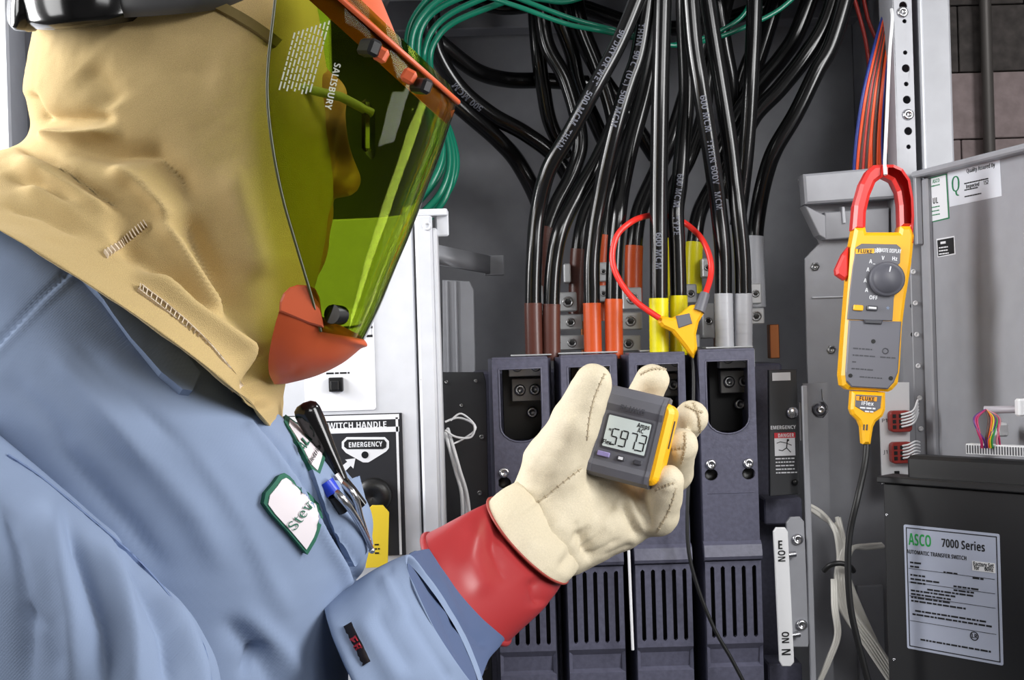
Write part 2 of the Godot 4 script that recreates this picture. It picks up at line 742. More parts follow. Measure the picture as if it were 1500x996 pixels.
func drape(s: Sheet, poly_in: PackedVector2Array, lift: float, cell := 8.0) -> SurfaceTool:
	# a sheet of cloth laid on the surface, its outline given as seen from the camera
	var poly := ccw(poly_in)
	var st := new_st()
	st.set_smooth_group(0)
	var r := Rect2(poly[0], Vector2.ZERO)
	for p in poly:
		r = r.expand(p)
	var nx := ceili(r.size.x / cell)
	var ny := ceili(r.size.y / cell)
	for i in nx:
		for j in ny:
			var o := r.position + Vector2(i, j) * cell
			var sq := PackedVector2Array([o, o + Vector2(cell, 0), o + Vector2(cell, cell), o + Vector2(0, cell)])
			for q in Geometry2D.intersect_polygons(sq, poly):
				var tri := Geometry2D.triangulate_polygon(q)
				for k in range(0, tri.size(), 3):
					var t := [q[tri[k]], q[tri[k + 1]], q[tri[k + 2]]]
					if (t[1] - t[0]).cross(t[2] - t[0]) < 0.0:
						t.reverse()
					for p in t:
						st.add_vertex(on_skin(s, p, lift))
	# the thickness round the outline
	st.set_smooth_group(-1)
	var n := poly.size()
	for i in n:
		var a := poly[i]
		var b := poly[(i + 1) % n]
		var m := maxi(1, int(a.distance_to(b) / cell))
		for k in m:
			var p := a.lerp(b, float(k) / m)
			var q := a.lerp(b, float(k + 1) / m)
			quad(st, on_skin(s, p, lift), on_skin(s, p, -0.001), on_skin(s, q, -0.001), on_skin(s, q, lift))
	return st

func ribbon(s: Sheet, pts: Array, w: float, lift: float) -> SurfaceTool:
	var poly := PackedVector2Array()
	var back := PackedVector2Array()
	for i in pts.size():
		var t: Vector2 = (pts[mini(i + 1, pts.size() - 1)] - pts[maxi(i - 1, 0)]).normalized()
		var n := Vector2(-t.y, t.x) * w * 0.5
		poly.append(pts[i] + n)
		back.append(pts[i] - n)
	back.reverse()
	poly.append_array(back)
	return drape(s, poly, lift, 10.0)

func smooth2(pts: Array, per := 6) -> Array:
	var out := []
	for i in pts.size() - 1:
		for k in per:
			out.append(pts[i].cubic_interpolate(pts[i + 1], pts[maxi(i - 1, 0)], pts[mini(i + 2, pts.size() - 1)], float(k) / per))
	out.append(pts[-1])
	return out

func v2(a: Array) -> Array:
	var out := []
	for i in range(0, a.size(), 2):
		out.append(Vector2(a[i], a[i + 1]))
	return out

func pv2(a: Array) -> PackedVector2Array:
	return PackedVector2Array(v2(a))

# ---- smooth bodies from bones (surface nets) ----------------------------
func bones_mesh(bones: Array, cell: float, k: float, noise: FastNoiseLite = null, namp := 0.0, cuts: Array = []) -> SurfaceTool:
	var lo := Vector3.ONE * 1e9
	var hi := Vector3.ONE * -1e9
	var A := PackedVector3Array()
	var AB := PackedVector3Array()
	var L := PackedFloat32Array()
	var RA := PackedFloat32Array()
	var RD := PackedFloat32Array()
	for b in bones:
		A.append(b[0])
		AB.append(b[1] - b[0])
		L.append(maxf((b[1] - b[0]).length_squared(), 1e-9))
		RA.append(b[2])
		RD.append(b[3] - b[2])
		for q in [[b[0], b[2]], [b[1], b[3]]]:
			lo = lo.min(q[0] - Vector3.ONE * q[1])
			hi = hi.max(q[0] + Vector3.ONE * q[1])
	lo -= Vector3.ONE * (cell * 2.0 + k * 0.3)
	hi += Vector3.ONE * (cell * 2.0 + k * 0.3)
	var nb := A.size()
	var B := 5
	var n := Vector3i(((hi - lo) / (cell * B)).ceil()) * B + Vector3i.ONE
	var sx := n.x
	var sxy := n.x * n.y
	var val := PackedFloat32Array()
	val.resize(n.x * n.y * n.z)
	val.fill(1.0)
	var reach := cell * B * 0.90 + 0.004
	var surf_blocks := []
	for bz in (n.z - 1) / B + 1:
		for by in (n.y - 1) / B + 1:
			for bx in (n.x - 1) / B + 1:
				var c := lo + (Vector3(bx, by, bz) * B + Vector3.ONE * B * 0.5) * cell
				var d := 1e9
				var use := PackedInt32Array()
				for i in nb:
					var t := clampf((c - A[i]).dot(AB[i]) / L[i], 0.0, 1.0)
					var di := (c - A[i] - AB[i] * t).length() - RA[i] - RD[i] * t
					if di < reach + k:
						use.append(i)
					d = minf(d, di)
				if d > reach + k * 0.5:
					continue
				var deep := d < -reach
				for z in range(bz * B, mini(bz * B + B, n.z)):
					for y in range(by * B, mini(by * B + B, n.y)):
						for x in range(bx * B, mini(bx * B + B, n.x)):
							var id := x + y * sx + z * sxy
							if deep:
								val[id] = -1.0
								continue
							var p := lo + Vector3(x, y, z) * cell
							var f := 1e3
							for i in use:
								var q := p - A[i]
								var t := clampf(q.dot(AB[i]) / L[i], 0.0, 1.0)
								var di := (q - AB[i] * t).length() - RA[i] - RD[i] * t
								var h := clampf(0.5 + 0.5 * (f - di) / k, 0.0, 1.0)
								f = lerpf(f, di, h) - k * h * (1.0 - h)
							if absf(f) < 0.02:
								for cu in cuts:
									var cq: Vector3 = p - cu[0]
									var cab: Vector3 = cu[1] - cu[0]
									var ct := clampf(cq.dot(cab) / cab.length_squared(), 0.0, 1.0)
									var cd := (cq - cab * ct).length_squared()
									f += cu[3] * exp(-cd / (cu[2] * cu[2]))
								if noise:
									f += noise.get_noise_3dv(p * 100.0) * namp
							val[id] = f
	var vid := PackedInt32Array()
	vid.resize(val.size())
	vid.fill(-1)
	var verts := PackedVector3Array()
	var off := [0, 1, sx, sx + 1, sxy, sxy + 1, sxy + sx, sxy + sx + 1]
	var cor := [Vector3(0, 0, 0), Vector3(1, 0, 0), Vector3(0, 1, 0), Vector3(1, 1, 0), Vector3(0, 0, 1), Vector3(1, 0, 1), Vector3(0, 1, 1), Vector3(1, 1, 1)]
	var edges := [[0, 1], [2, 3], [4, 5], [6, 7], [0, 2], [1, 3], [4, 6], [5, 7], [0, 4], [1, 5], [2, 6], [3, 7]]
	for z in n.z - 1:
		for y in n.y - 1:
			for x in n.x - 1:
				var id := x + y * sx + z * sxy
				var s0 := val[id] < 0.0
				var same := true
				for q in range(1, 8):
					if (val[id + off[q]] < 0.0) != s0:
						same = false
						break
				if same:
					continue
				var acc := Vector3.ZERO
				var cnt := 0
				for e in edges:
					var a := val[id + off[e[0]]]
					var b := val[id + off[e[1]]]
					if (a < 0.0) != (b < 0.0):
						acc += cor[e[0]].lerp(cor[e[1]], a / (a - b))
						cnt += 1
				vid[id] = verts.size()
				verts.append(lo + (Vector3(x, y, z) + acc / cnt) * cell)
	var st := new_st()
	st.set_smooth_group(0)
	for v in verts:
		st.add_vertex(v)
	for z in range(1, n.z - 1):
		for y in range(1, n.y - 1):
			for x in range(1, n.x - 1):
				var id := x + y * sx + z * sxy
				var s0 := val[id] < 0.0
				for ax in 3:
					var step: int = [1, sx, sxy][ax]
					if (val[id + step] < 0.0) == s0:
						continue
					var u: int = [sx, sxy, 1][ax]
					var w: int = [sxy, 1, sx][ax]
					var q := [vid[id], vid[id - u], vid[id - u - w], vid[id - w]]
					if q.min() < 0:
						continue
					if not s0:
						q.reverse()
					st.add_index(q[0]); st.add_index(q[2]); st.add_index(q[1])
					st.add_index(q[0]); st.add_index(q[3]); st.add_index(q[2])
	return st

func local_at(xf: Transform3D, px: float, py: float) -> Vector2:
	# where the sight line through a point of the photograph meets the plane z = 0 of a frame
	var inv := xf.affine_inverse()
	var o := inv * cam_xf.origin
	var e := inv * P(px, py, 1.0)
	var d := e - o
	var q := o - d * (o.z / d.z)
	return Vector2(q.x, q.y)

func local_poly(xf: Transform3D, a: Array) -> PackedVector2Array:
	var out := PackedVector2Array()
	for i in range(0, a.size(), 2):
		out.append(local_at(xf, a[i], a[i + 1]))
	return out

func pbox(st: SurfaceTool, x0: float, y0: float, x1: float, y1: float, d: float, thick: float, bev := 0.0008) -> void:
	# upright box whose front face covers that part of the photograph at depth d
	var c := P((x0 + x1) * 0.5, (y0 + y1) * 0.5, d)
	box(st, Vector3(c.x, c.y, -d - thick * 0.5), Vector3((x1 - x0) * d / F, (y1 - y0) * d / F, thick), bev)

func cable_path(a: Array, per := 8) -> PackedVector3Array:
	# px, py, depth triplets
	var pts := []
	for i in range(0, a.size(), 3):
		pts.append(P(a[i], a[i + 1], a[i + 2]))
	return catmull(pts, per)

func screw(st: SurfaceTool, c: Vector3, r: float, h := 0.003, bs := Basis()) -> void:
	# round head screw facing local z
	lathe(st, [Vector2(r, 0), Vector2(r, h * 0.4), Vector2(r * 0.8, h * 0.85), Vector2(r * 0.45, h), Vector2(r * 0.4, h * 0.5), Vector2(0.0001, h * 0.5)], 14, Transform3D(bs, c))

# ---------------------------------------------------------------- the open cabinet
func build_cabinet() -> void:
	var t := thing("switchgear_cabinet", "grey sheet metal cabinet standing open around the black cables", "cabinet", Transform3D(Basis(), Vector3(0.1, 0, -1.9)))
	var inv := t.transform.affine_inverse()
	var part := func(called: String, c: Vector3, s: Vector3, m: Material, bev := 0.002) -> void:
		var st := new_st()
		box(st, inv * c, s, bev)
		obj(called, st, m, t)
	part.call("back_panel", Vector3(0.0775, 1.1, -2.14), Vector3(1.035, 2.2, 0.02), mats.paint_grey)
	part.call("side_panel", Vector3(-0.43, 1.1, -1.95), Vector3(0.02, 2.2, 0.36), mats.paint_grey)
	part.call("side_panel", Vector3(0.585, 1.1, -1.945), Vector3(0.016, 2.2, 0.37), mats.paint_grey)
	part.call("top_panel", Vector3(0.0775, 2.21, -1.95), Vector3(1.035, 0.02, 0.36), mats.paint_grey)
	part.call("base_panel", Vector3(0.0775, 0.02, -1.95), Vector3(1.035, 0.04, 0.36), mats.paint_grey)
	# pan behind the lugs, grey sheet to the right of the cables
	var c0 := P(1225, 300, 2.0)
	part.call("inner_sheet", Vector3(c0.x - 0.05, c0.y - 0.35, -2.10), Vector3(0.22, 1.4, 0.012), mats.paint_grey)
	# unseen header and cover, added to keep light off the cabinet's interior
	part.call("added_shade_header", Vector3(0.0775, P(750, -30, 1.68).y + 0.13, -1.765), Vector3(1.035, 0.26, 0.012), mats.paint_grey)
	var cl := P(62, 100, 1.56)
	var cr := P(486, 100, 1.56)
	part.call("added_shade_cover", Vector3((cl.x + cr.x) * 0.5, 1.92, -1.56), Vector3(cr.x - cl.x, 0.56, 0.012), mats.paint_light)  # added behind the worker's head to block the left softbox
	# beam across the top, behind the cables
	var b0 := P(900, 12, 2.02)
	part.call("cross_beam", Vector3(0.08, b0.y + 0.01, -2.07), Vector3(1.0, 0.06, 0.05), mats.paint_grey)

	# perforated rail at the front right
	var st := new_st()
	var xf := Transform3D(Basis(), Vector3(P(1331, 330, 1.66).x, P(1331, 330, 1.66).y, -1.66))
	var w := 28.0 * 1.66 / F
	var holes := []
	for h in [[1323, 8, 6.0], [1325, 31, 3.2], [1326, 77, 3.2], [1327, 100, 6.0], [1327.5, 123, 3.4], [1328.5, 146, 6.0], [1330.5, 192, 6.0], [1331, 215, 3.4], [1336, 402, 3.2], [1337, 448, 4.0], [1338, 490, 4.0]]:
		holes.append(circle(local_at(xf, h[0], h[1]), h[2] * 1.66 / F, 16))
	holed(st, PackedVector2Array([Vector2(-w * 0.5, -1.35), Vector2(w * 0.5, -1.35), Vector2(w * 0.5, 0.9), Vector2(-w * 0.5, 0.9)]), holes, -0.003, 0.0, xf)
	var rail := thing("perforated_rail", "light grey perforated steel rail beside the white string", "rail")
	obj("strip", st, mats.paint_grey, rail)
	st = new_st()
	box(st, xf * Vector3(-w * 0.5 + 0.001, -0.225, -0.03), Vector3(0.002, 2.25, 0.06), 0.0)
	box(st, xf * Vector3(w * 0.5 - 0.001, -0.225, -0.02), Vector3(0.002, 2.25, 0.04), 0.0)
	obj("flange", st, mats.paint_grey, rail)
	for h in [[1330, 168], [1322, 18]]:
		st = new_st()
		var q := local_at(xf, h[0], h[1])
		screw(st, xf * Vector3(q.x, q.y, 0), 0.0075, 0.004)
		obj("bolt", st, mats.steel, rail)

	# wide post behind the door's hinge side
	st = new_st()
	var a := P(1346, 120, 1.69)
	var b := P(1391, 120, 1.69)
	box(st, Vector3((a.x + b.x) * 0.5 + 0.004, 1.1, -1.72), Vector3(b.x - a.x, 2.2, 0.06), 0.003)
	var post := thing("door_post", "wide light grey post beside the perforated rail", "post")
	obj("post_body", st, mats.paint_grey, post)
	st = new_st()
	var e := P(1347, 120, 1.685)
	box(st, Vector3(e.x + 0.004, 1.1, -1.688), Vector3(0.006, 2.2, 0.008), 0.002)
	obj("folded_edge", st, mats.paint_light, post)

# ---------------------------------------------------------------- the front panel on the left
func build_left_panel() -> void:
	var d := 1.52
	var t := thing("front_panel", "white painted cabinet front panel carrying the switch handle plate", "panel", Transform3D(Basis(), Vector3(P(500, 700, d).x, P(500, 700, d).y, -d)))
	var inv := t.transform.affine_inverse()
	var ytop := P(600, 318, d).y
	var xr := P(612, 600, d).x
	var xl := P(-40, 600, d).x
	var st := new_st()
	box(st, inv * Vector3((xl + xr) * 0.5, ytop * 0.5, -d - 0.004), Vector3(xr - xl, ytop, 0.008), 0.002)
	obj("sheet", st, mats.paint_light, t)
	# right hand flange, slightly proud, folded back
	st = new_st()
	var x2 := P(640, 600, d).x
	box(st, inv * Vector3((xr + x2) * 0.5 + 0.002, ytop * 0.5 + 0.002, -d + 0.001), Vector3(x2 - xr - 0.002, ytop, 0.008), 0.003)
	obj("flange", st, mats.paint_light, t)
	st = new_st()
	var x3 := P(648, 600, d).x
	box(st, inv * Vector3((x2 + x3) * 0.5, ytop * 0.5 - 0.004, -d - 0.012), Vector3(x3 - x2, ytop - 0.02, 0.03), 0.002)
	obj("folded_edge", st, mats.paint_light, t)
	st = new_st()
	pbox(st, 600, 306, 655, 316, d - 0.004, 0.03, 0.001)
	pbox(st, 638, 308, 657, 346, d + 0.005, 0.004, 0.002)
	var cap := obj("corner_cap", st, mats.paint_light, t)
	cap.position = inv.origin
	st = new_st()
	var sp := P(626, 331, d - 0.004)
	screw(st, inv * sp, 0.006, 0.003)
	for q in [[622, 395], [619, 552]]:
		pass
	obj("bolt", st, mats.paint_light, t)
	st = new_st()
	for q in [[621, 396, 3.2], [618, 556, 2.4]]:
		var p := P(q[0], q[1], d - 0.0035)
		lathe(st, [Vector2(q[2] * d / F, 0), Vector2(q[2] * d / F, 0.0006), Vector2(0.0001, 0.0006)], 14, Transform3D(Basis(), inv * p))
	obj("dark_hole_disc", st, mats.black, t)  # black discs laid on the flange as the shaded inside of holes
	# white legend plate with a small black push button
	var plate := Transform3D(Basis(), P(497, 528, d) + Vector3(0, 0, 0.0))
	st = new_st()
	prism(st, rrect(104 * d / F, 148 * d / F, 0.004), 0.0, 0.0012, Transform3D(Basis(), inv * plate.origin), 0.0003)
	var wp := obj("legend_plate", st, mat("plate_white", col(232, 233, 238), 0.4), t)
	st = new_st()
	var qf := Transform3D(Basis(), inv * plate.origin)
	for r in [[449, 480, 546, 480.8], [449, 493, 546, 493.8], [543.5, 455, 544.3, 493]]:
		var a := local_at(plate, r[0], r[1])
		var b := local_at(plate, r[2], r[3])
		box(st, qf * Vector3((a.x + b.x) * 0.5, (a.y + b.y) * 0.5, 0.0013), Vector3(absf(b.x - a.x), maxf(absf(b.y - a.y), 0.0006), 0.0004))
	var a1 := local_at(plate, 478, 547)
	small_print(t, [[(qf * Vector3(a1.x, 0, 0)).x, (qf * Vector3(a1.x, 0, 0)).x + 0.028, (qf * Vector3(0, a1.y, 0)).y, 0.0022]], mats.print_black, 4, qf.origin.z + 0.0013)
	obj("printed_line", st, mats.print_black, t)
	st = new_st()
	var pb := P(493, 563, d)
	box(st, inv * (pb + Vector3(0, 0, 0.004)), Vector3(0.017, 0.017, 0.008), 0.001)
	box(st, inv * (pb + Vector3(-0.001, -0.001, 0.0095)), Vector3(0.010, 0.011, 0.004), 0.001)
	obj("push_button", st, mats.black, t)

	# black plate: SWITCH HANDLE / EMERGENCY
	var bp := thing("handle_plate", "black legend plate lettered SWITCH HANDLE with white border", "sign", Transform3D(Basis(), P(503, 711, d)))
	var x := bp.transform
	var rect := func(x0: float, y0: float, x1: float, y1: float, z: float, m: Material, called: String) -> void:
		var p := local_at(x, x0, y0)
		var q := local_at(x, x1, y1)
		var s := new_st()
		box(s, Vector3((p.x + q.x) * 0.5, (p.y + q.y) * 0.5, z), Vector3(absf(q.x - p.x), absf(q.y - p.y), 0.0006))
		obj(called, s, m, bp)
	st = new_st()
	box(st, Vector3(0, 0, 0.001), Vector3(178 * d / F, 208 * d / F, 0.002), 0.0005)
	obj("plate", st, mat("plate_black", col(40, 40, 43), 0.4), bp)
	rect.call(418, 611, 585, 613.5, 0.0021, mats.print_white, "border_line")
	rect.call(418, 629.5, 585, 632, 0.0021, mats.print_white, "border_line")
	rect.call(583.2, 611, 585.6, 812, 0.0021, mats.print_white, "border_line")
	rect.call(418, 611, 420.4, 812, 0.0021, mats.print_white, "border_line")
	var tp := local_at(x, 567, 621.5)
	write(bp, "SWITCH HANDLE", Vector3(tp.x, tp.y, 0.0021), 0.0074, mats.print_white, "bold", 2, 0.92)
	# EMERGENCY shield, outline and inner field
	var sh := local_poly(x, [508, 640, 564, 640, 570, 646, 570, 656, 566, 661, 540, 677, 532, 677, 507, 663, 501, 656, 501, 647])
	st = new_st()
	prism(st, sh, 0.0018, 0.0024)
	obj("emergency_shield", st, mats.print_white, bp)
	st = new_st()
	prism(st, local_poly(x, [509, 643.5, 563, 643.5, 566.5, 648, 566, 655, 561, 657.5, 509, 657.5, 504.5, 654, 504.5, 648]), 0.0020, 0.0027)
	obj("lettering_field", st, mats.print_black, bp)
	tp = local_at(x, 535.5, 650.8)
	write(bp, "EMERGENCY", Vector3(tp.x, tp.y, 0.0027), 0.0060, mats.print_white, "bold", 1, 0.82)
	st = new_st()
	prism(st, circle(local_at(x, 535, 666), 5.2 * d / F, 18), 0.002, 0.0028)
	obj("pilot_dot", st, mats.black, bp)
	st = new_st()
	prism(st, local_poly(x, [499, 684, 509, 676, 506, 673, 521, 671, 518, 686, 514, 682, 504, 692]), 0.0018, 0.0024)
	obj("arrow", st, mats.print_white, bp)
	# rotary hub with the black hand grip
	st = new_st()
	var hp := local_at(x, 548, 726)
	lathe(st, [Vector2(0.022, 0.001), Vector2(0.022, 0.012), Vector2(0.019, 0.018), Vector2(0.010, 0.020), Vector2(0.0001, 0.016)], 32, Transform3D(Basis(), Vector3(hp.x, hp.y, 0)))
	obj("rotary_hub", st, mats.black, bp)
	var hd := thing("screwdriver", "black round tool grip sticking out of the far shirt pocket", "tool", Transform3D(Basis(), P(502, 706, 0.985)))
	st = new_st()
	var hx := hd.transform.affine_inverse()
	var pth := PackedVector3Array()
	for q in [[530, 740, 0.995], [514, 718, 0.99], [502, 704, 0.985]]:
		pth.append(hx * P(q[0], q[1], q[2]))
	tube(st, pth, 0.0045, 12)
	obj("shank", st, mats.black_gloss, hd)
	st = new_st()
	var ga := hx * P(502, 708, 0.985)
	var gb := hx * P(446, 594, 0.975)
	var gd := (gb - ga).normalized()
	var gx := Vector3(1, 0, 0)
	gx = (gx - gd * gx.dot(gd)).normalized()
	var gl := ga.distance_to(gb)
	lathe(st, [Vector2(0.0001, 0), Vector2(0.0052, 0.0), Vector2(0.0056, 0.004), Vector2(0.0078, gl * 0.45), Vector2(0.0102, gl * 0.8), Vector2(0.0104, gl * 0.92), Vector2(0.0092, gl * 0.985), Vector2(0.006, gl * 1.02), Vector2(0.0001, gl * 1.035)], 24, Transform3D(Basis(gx, gd.cross(gx), gd), ga))
	obj("grip", st, mats.black_gloss, hd)
	# yellow lock-out tag
	var yt := thing("warning_tag", "yellow plastic tag hanging below the rotary switch handle", "tag", Transform3D(Basis(), P(556, 790, d - 0.02)))
	var yx := yt.transform
	st = new_st()
	prism(st, local_poly(yx, [537, 748, 545, 740, 561, 740, 570, 750, 568, 830, 536, 832]), -0.0006, 0.0006, Transform3D(), 0.0002)
	obj("card", st, mat("tag_yellow", col(236, 205, 50), 0.5), yt)
	small_print(yt, [[-0.006, -0.001, -0.006, 0.0018], [-0.006, 0.0, -0.011, 0.0018], [-0.006, -0.001, -0.016, 0.0018]], mats.print_black, 9, 0.0007)

	# neighbouring cabinet at the far left
	var n := thing("neighbour_cabinet", "pale cabinet frame standing behind the worker's back", "cabinet", Transform3D(Basis(), Vector3(P(0, 100, 1.6).x, 0, -1.6)))
	var ni := n.transform.affine_inverse()
	st = new_st()
	var p0 := P(13, 100, 1.6)
	box(st, ni * Vector3(p0.x - 0.25, 1.1, -1.63), Vector3(0.5, 2.2, 0.06), 0.003)
	obj("frame", st, mats.paint_light, n)
	st = new_st()
	box(st, ni * Vector3(p0.x + 0.08, 1.1, -1.69), Vector3(0.19, 2.2, 0.05), 0.003)
	obj("recessed_side", st, mats.paint_grey, n)

# ---------------------------------------------------------------- the transfer switch
var cover_parts := []

func cover_mesh() -> void:
	# one pole cover, origin at the top middle of its front face; x right, y up, z to the front
	var W := 0.0700
	# front shell with the arched window
	var st := new_st()
	var ux := 0.0265
	var yb := -0.104
	var win := PackedVector2Array([Vector2(-ux, -0.012), Vector2(ux, -0.012)])
	for i in 11:
		var a := -PI * i / 10.0
		win.append(Vector2(cos(a) * ux, yb + 0.020 + sin(a) * 0.020))
	var outer := PackedVector2Array([Vector2(-W * 0.5, 0.0), Vector2(W * 0.5, 0.0), Vector2(W * 0.5, -0.240), Vector2(-W * 0.5, -0.240)])
	var hol := [win]
	for s in [-1.0, 1.0]:
		hol.append(circle(Vector2(s * 0.0235, -0.1545), 0.0085, 14, 0.0075))
	holed(st, outer, hol, -0.004, 0.0)
	cover_parts.append(["front_shell", st, "moulding"])
	# rim of the window
	st = new_st()
	var loop := []
	for p in win:
		loop.append(Vector3(p.x, p.y, 0.0))
	loop.append(loop[0])
	tube(st, PackedVector3Array(loop), 0.0012, 6)
	cover_parts.append(["window_rim", st, "moulding"])
	# sloping sides
	st = new_st()
	for s in [-1.0, 1.0]:
		var poly := PackedVector2Array([Vector2(s * W * 0.5, 0.0), Vector2(s * (W * 0.5 + 0.0055), -0.05), Vector2(s * (W * 0.5 + 0.0055), -0.11), Vector2(s * (W * 0.5 - 0.004), -0.11), Vector2(s * (W * 0.5 - 0.004), -0.003)])
		prism(st, poly, 0.0, 0.56, Transform3D(Basis(Vector3(1, 0, 0), Vector3(0, 0, 1), Vector3(0, -1, 0)), Vector3.ZERO))
	cover_parts.append(["side_wall", st, "moulding"])
	st = new_st()
	box(st, Vector3(0, -0.178, 0.0), Vector3(W * 0.84, 0.0012, 0.0012), 0.0004)
	cover_parts.append(["moulding_line", st, "moulding"])
	# ledges
	st = new_st()
	var prof := PackedVector2Array([Vector2(-0.02, -0.238), Vector2(0.0, -0.238), Vector2(0.006, -0.242), Vector2(0.010, -0.256), Vector2(0.008, -0.260), Vector2(0.0, -0.263), Vector2(-0.02, -0.263)])
	var side := Transform3D(Basis(Vector3(0, 0, 1), Vector3(0, 1, 0), Vector3(-1, 0, 0)), Vector3(W * 0.5 + 0.001, 0, 0))
	prism(st, prof, 0.0, W + 0.002, side)
	cover_parts.append(["ledge", st, "moulding"])
	# louvre panel
	st = new_st()
	var slots := []
	for i in 5:
		slots.append(rrect(0.0052, 0.090, 0.0025, 4, Vector2(-0.0262 + i * 0.0131, -0.3135)))
	holed(st, PackedVector2Array([Vector2(-W * 0.5, -0.263), Vector2(W * 0.5, -0.263), Vector2(W * 0.5, -0.366), Vector2(-W * 0.5, -0.366)]), slots, -0.004, 0.003)
	cover_parts.append(["louvre_panel", st, "moulding"])
	st = new_st()
	box(st, Vector3(0, -0.315, -0.02), Vector3(W * 0.95, 0.104, 0.004))
	cover_parts.append(["louvre_backing", st, "black"])
	# lower ledge and skirt
	st = new_st()
	prof = PackedVector2Array([Vector2(-0.02, -0.366), Vector2(0.003, -0.366), Vector2(-0.004, -0.374), Vector2(-0.006, -0.392), Vector2(0.0, -0.396), Vector2(0.0, -0.56), Vector2(-0.02, -0.56)])
	prism(st, prof, 0.0, W, Transform3D(side.basis, Vector3(W * 0.5, 0, 0)))
	cover_parts.append(["skirt", st, "moulding"])
	# top lip
	st = new_st()
	box(st, Vector3(0, 0.001, -0.03), Vector3(W, 0.003, 0.06), 0.0008)
	cover_parts.append(["top_lip", st, "moulding"])
	# screws above dark access holes
	for s in [-1.0, 1.0]:
		st = new_st()
		screw(st, Vector3(s * 0.0235, -0.1415, 0.0), 0.0068, 0.004)
		cover_parts.append(["screw", st, "steel"])
	for s in [-1.0, 1.0]:
		st = new_st()
		lathe(st, [Vector2(0.009, -0.004), Vector2(0.009, -0.012), Vector2(0.0001, -0.012)], 14, Transform3D(Basis(), Vector3(s * 0.0235, -0.1545, 0.0)))
		cover_parts.append(["access_hole", st, "black"])

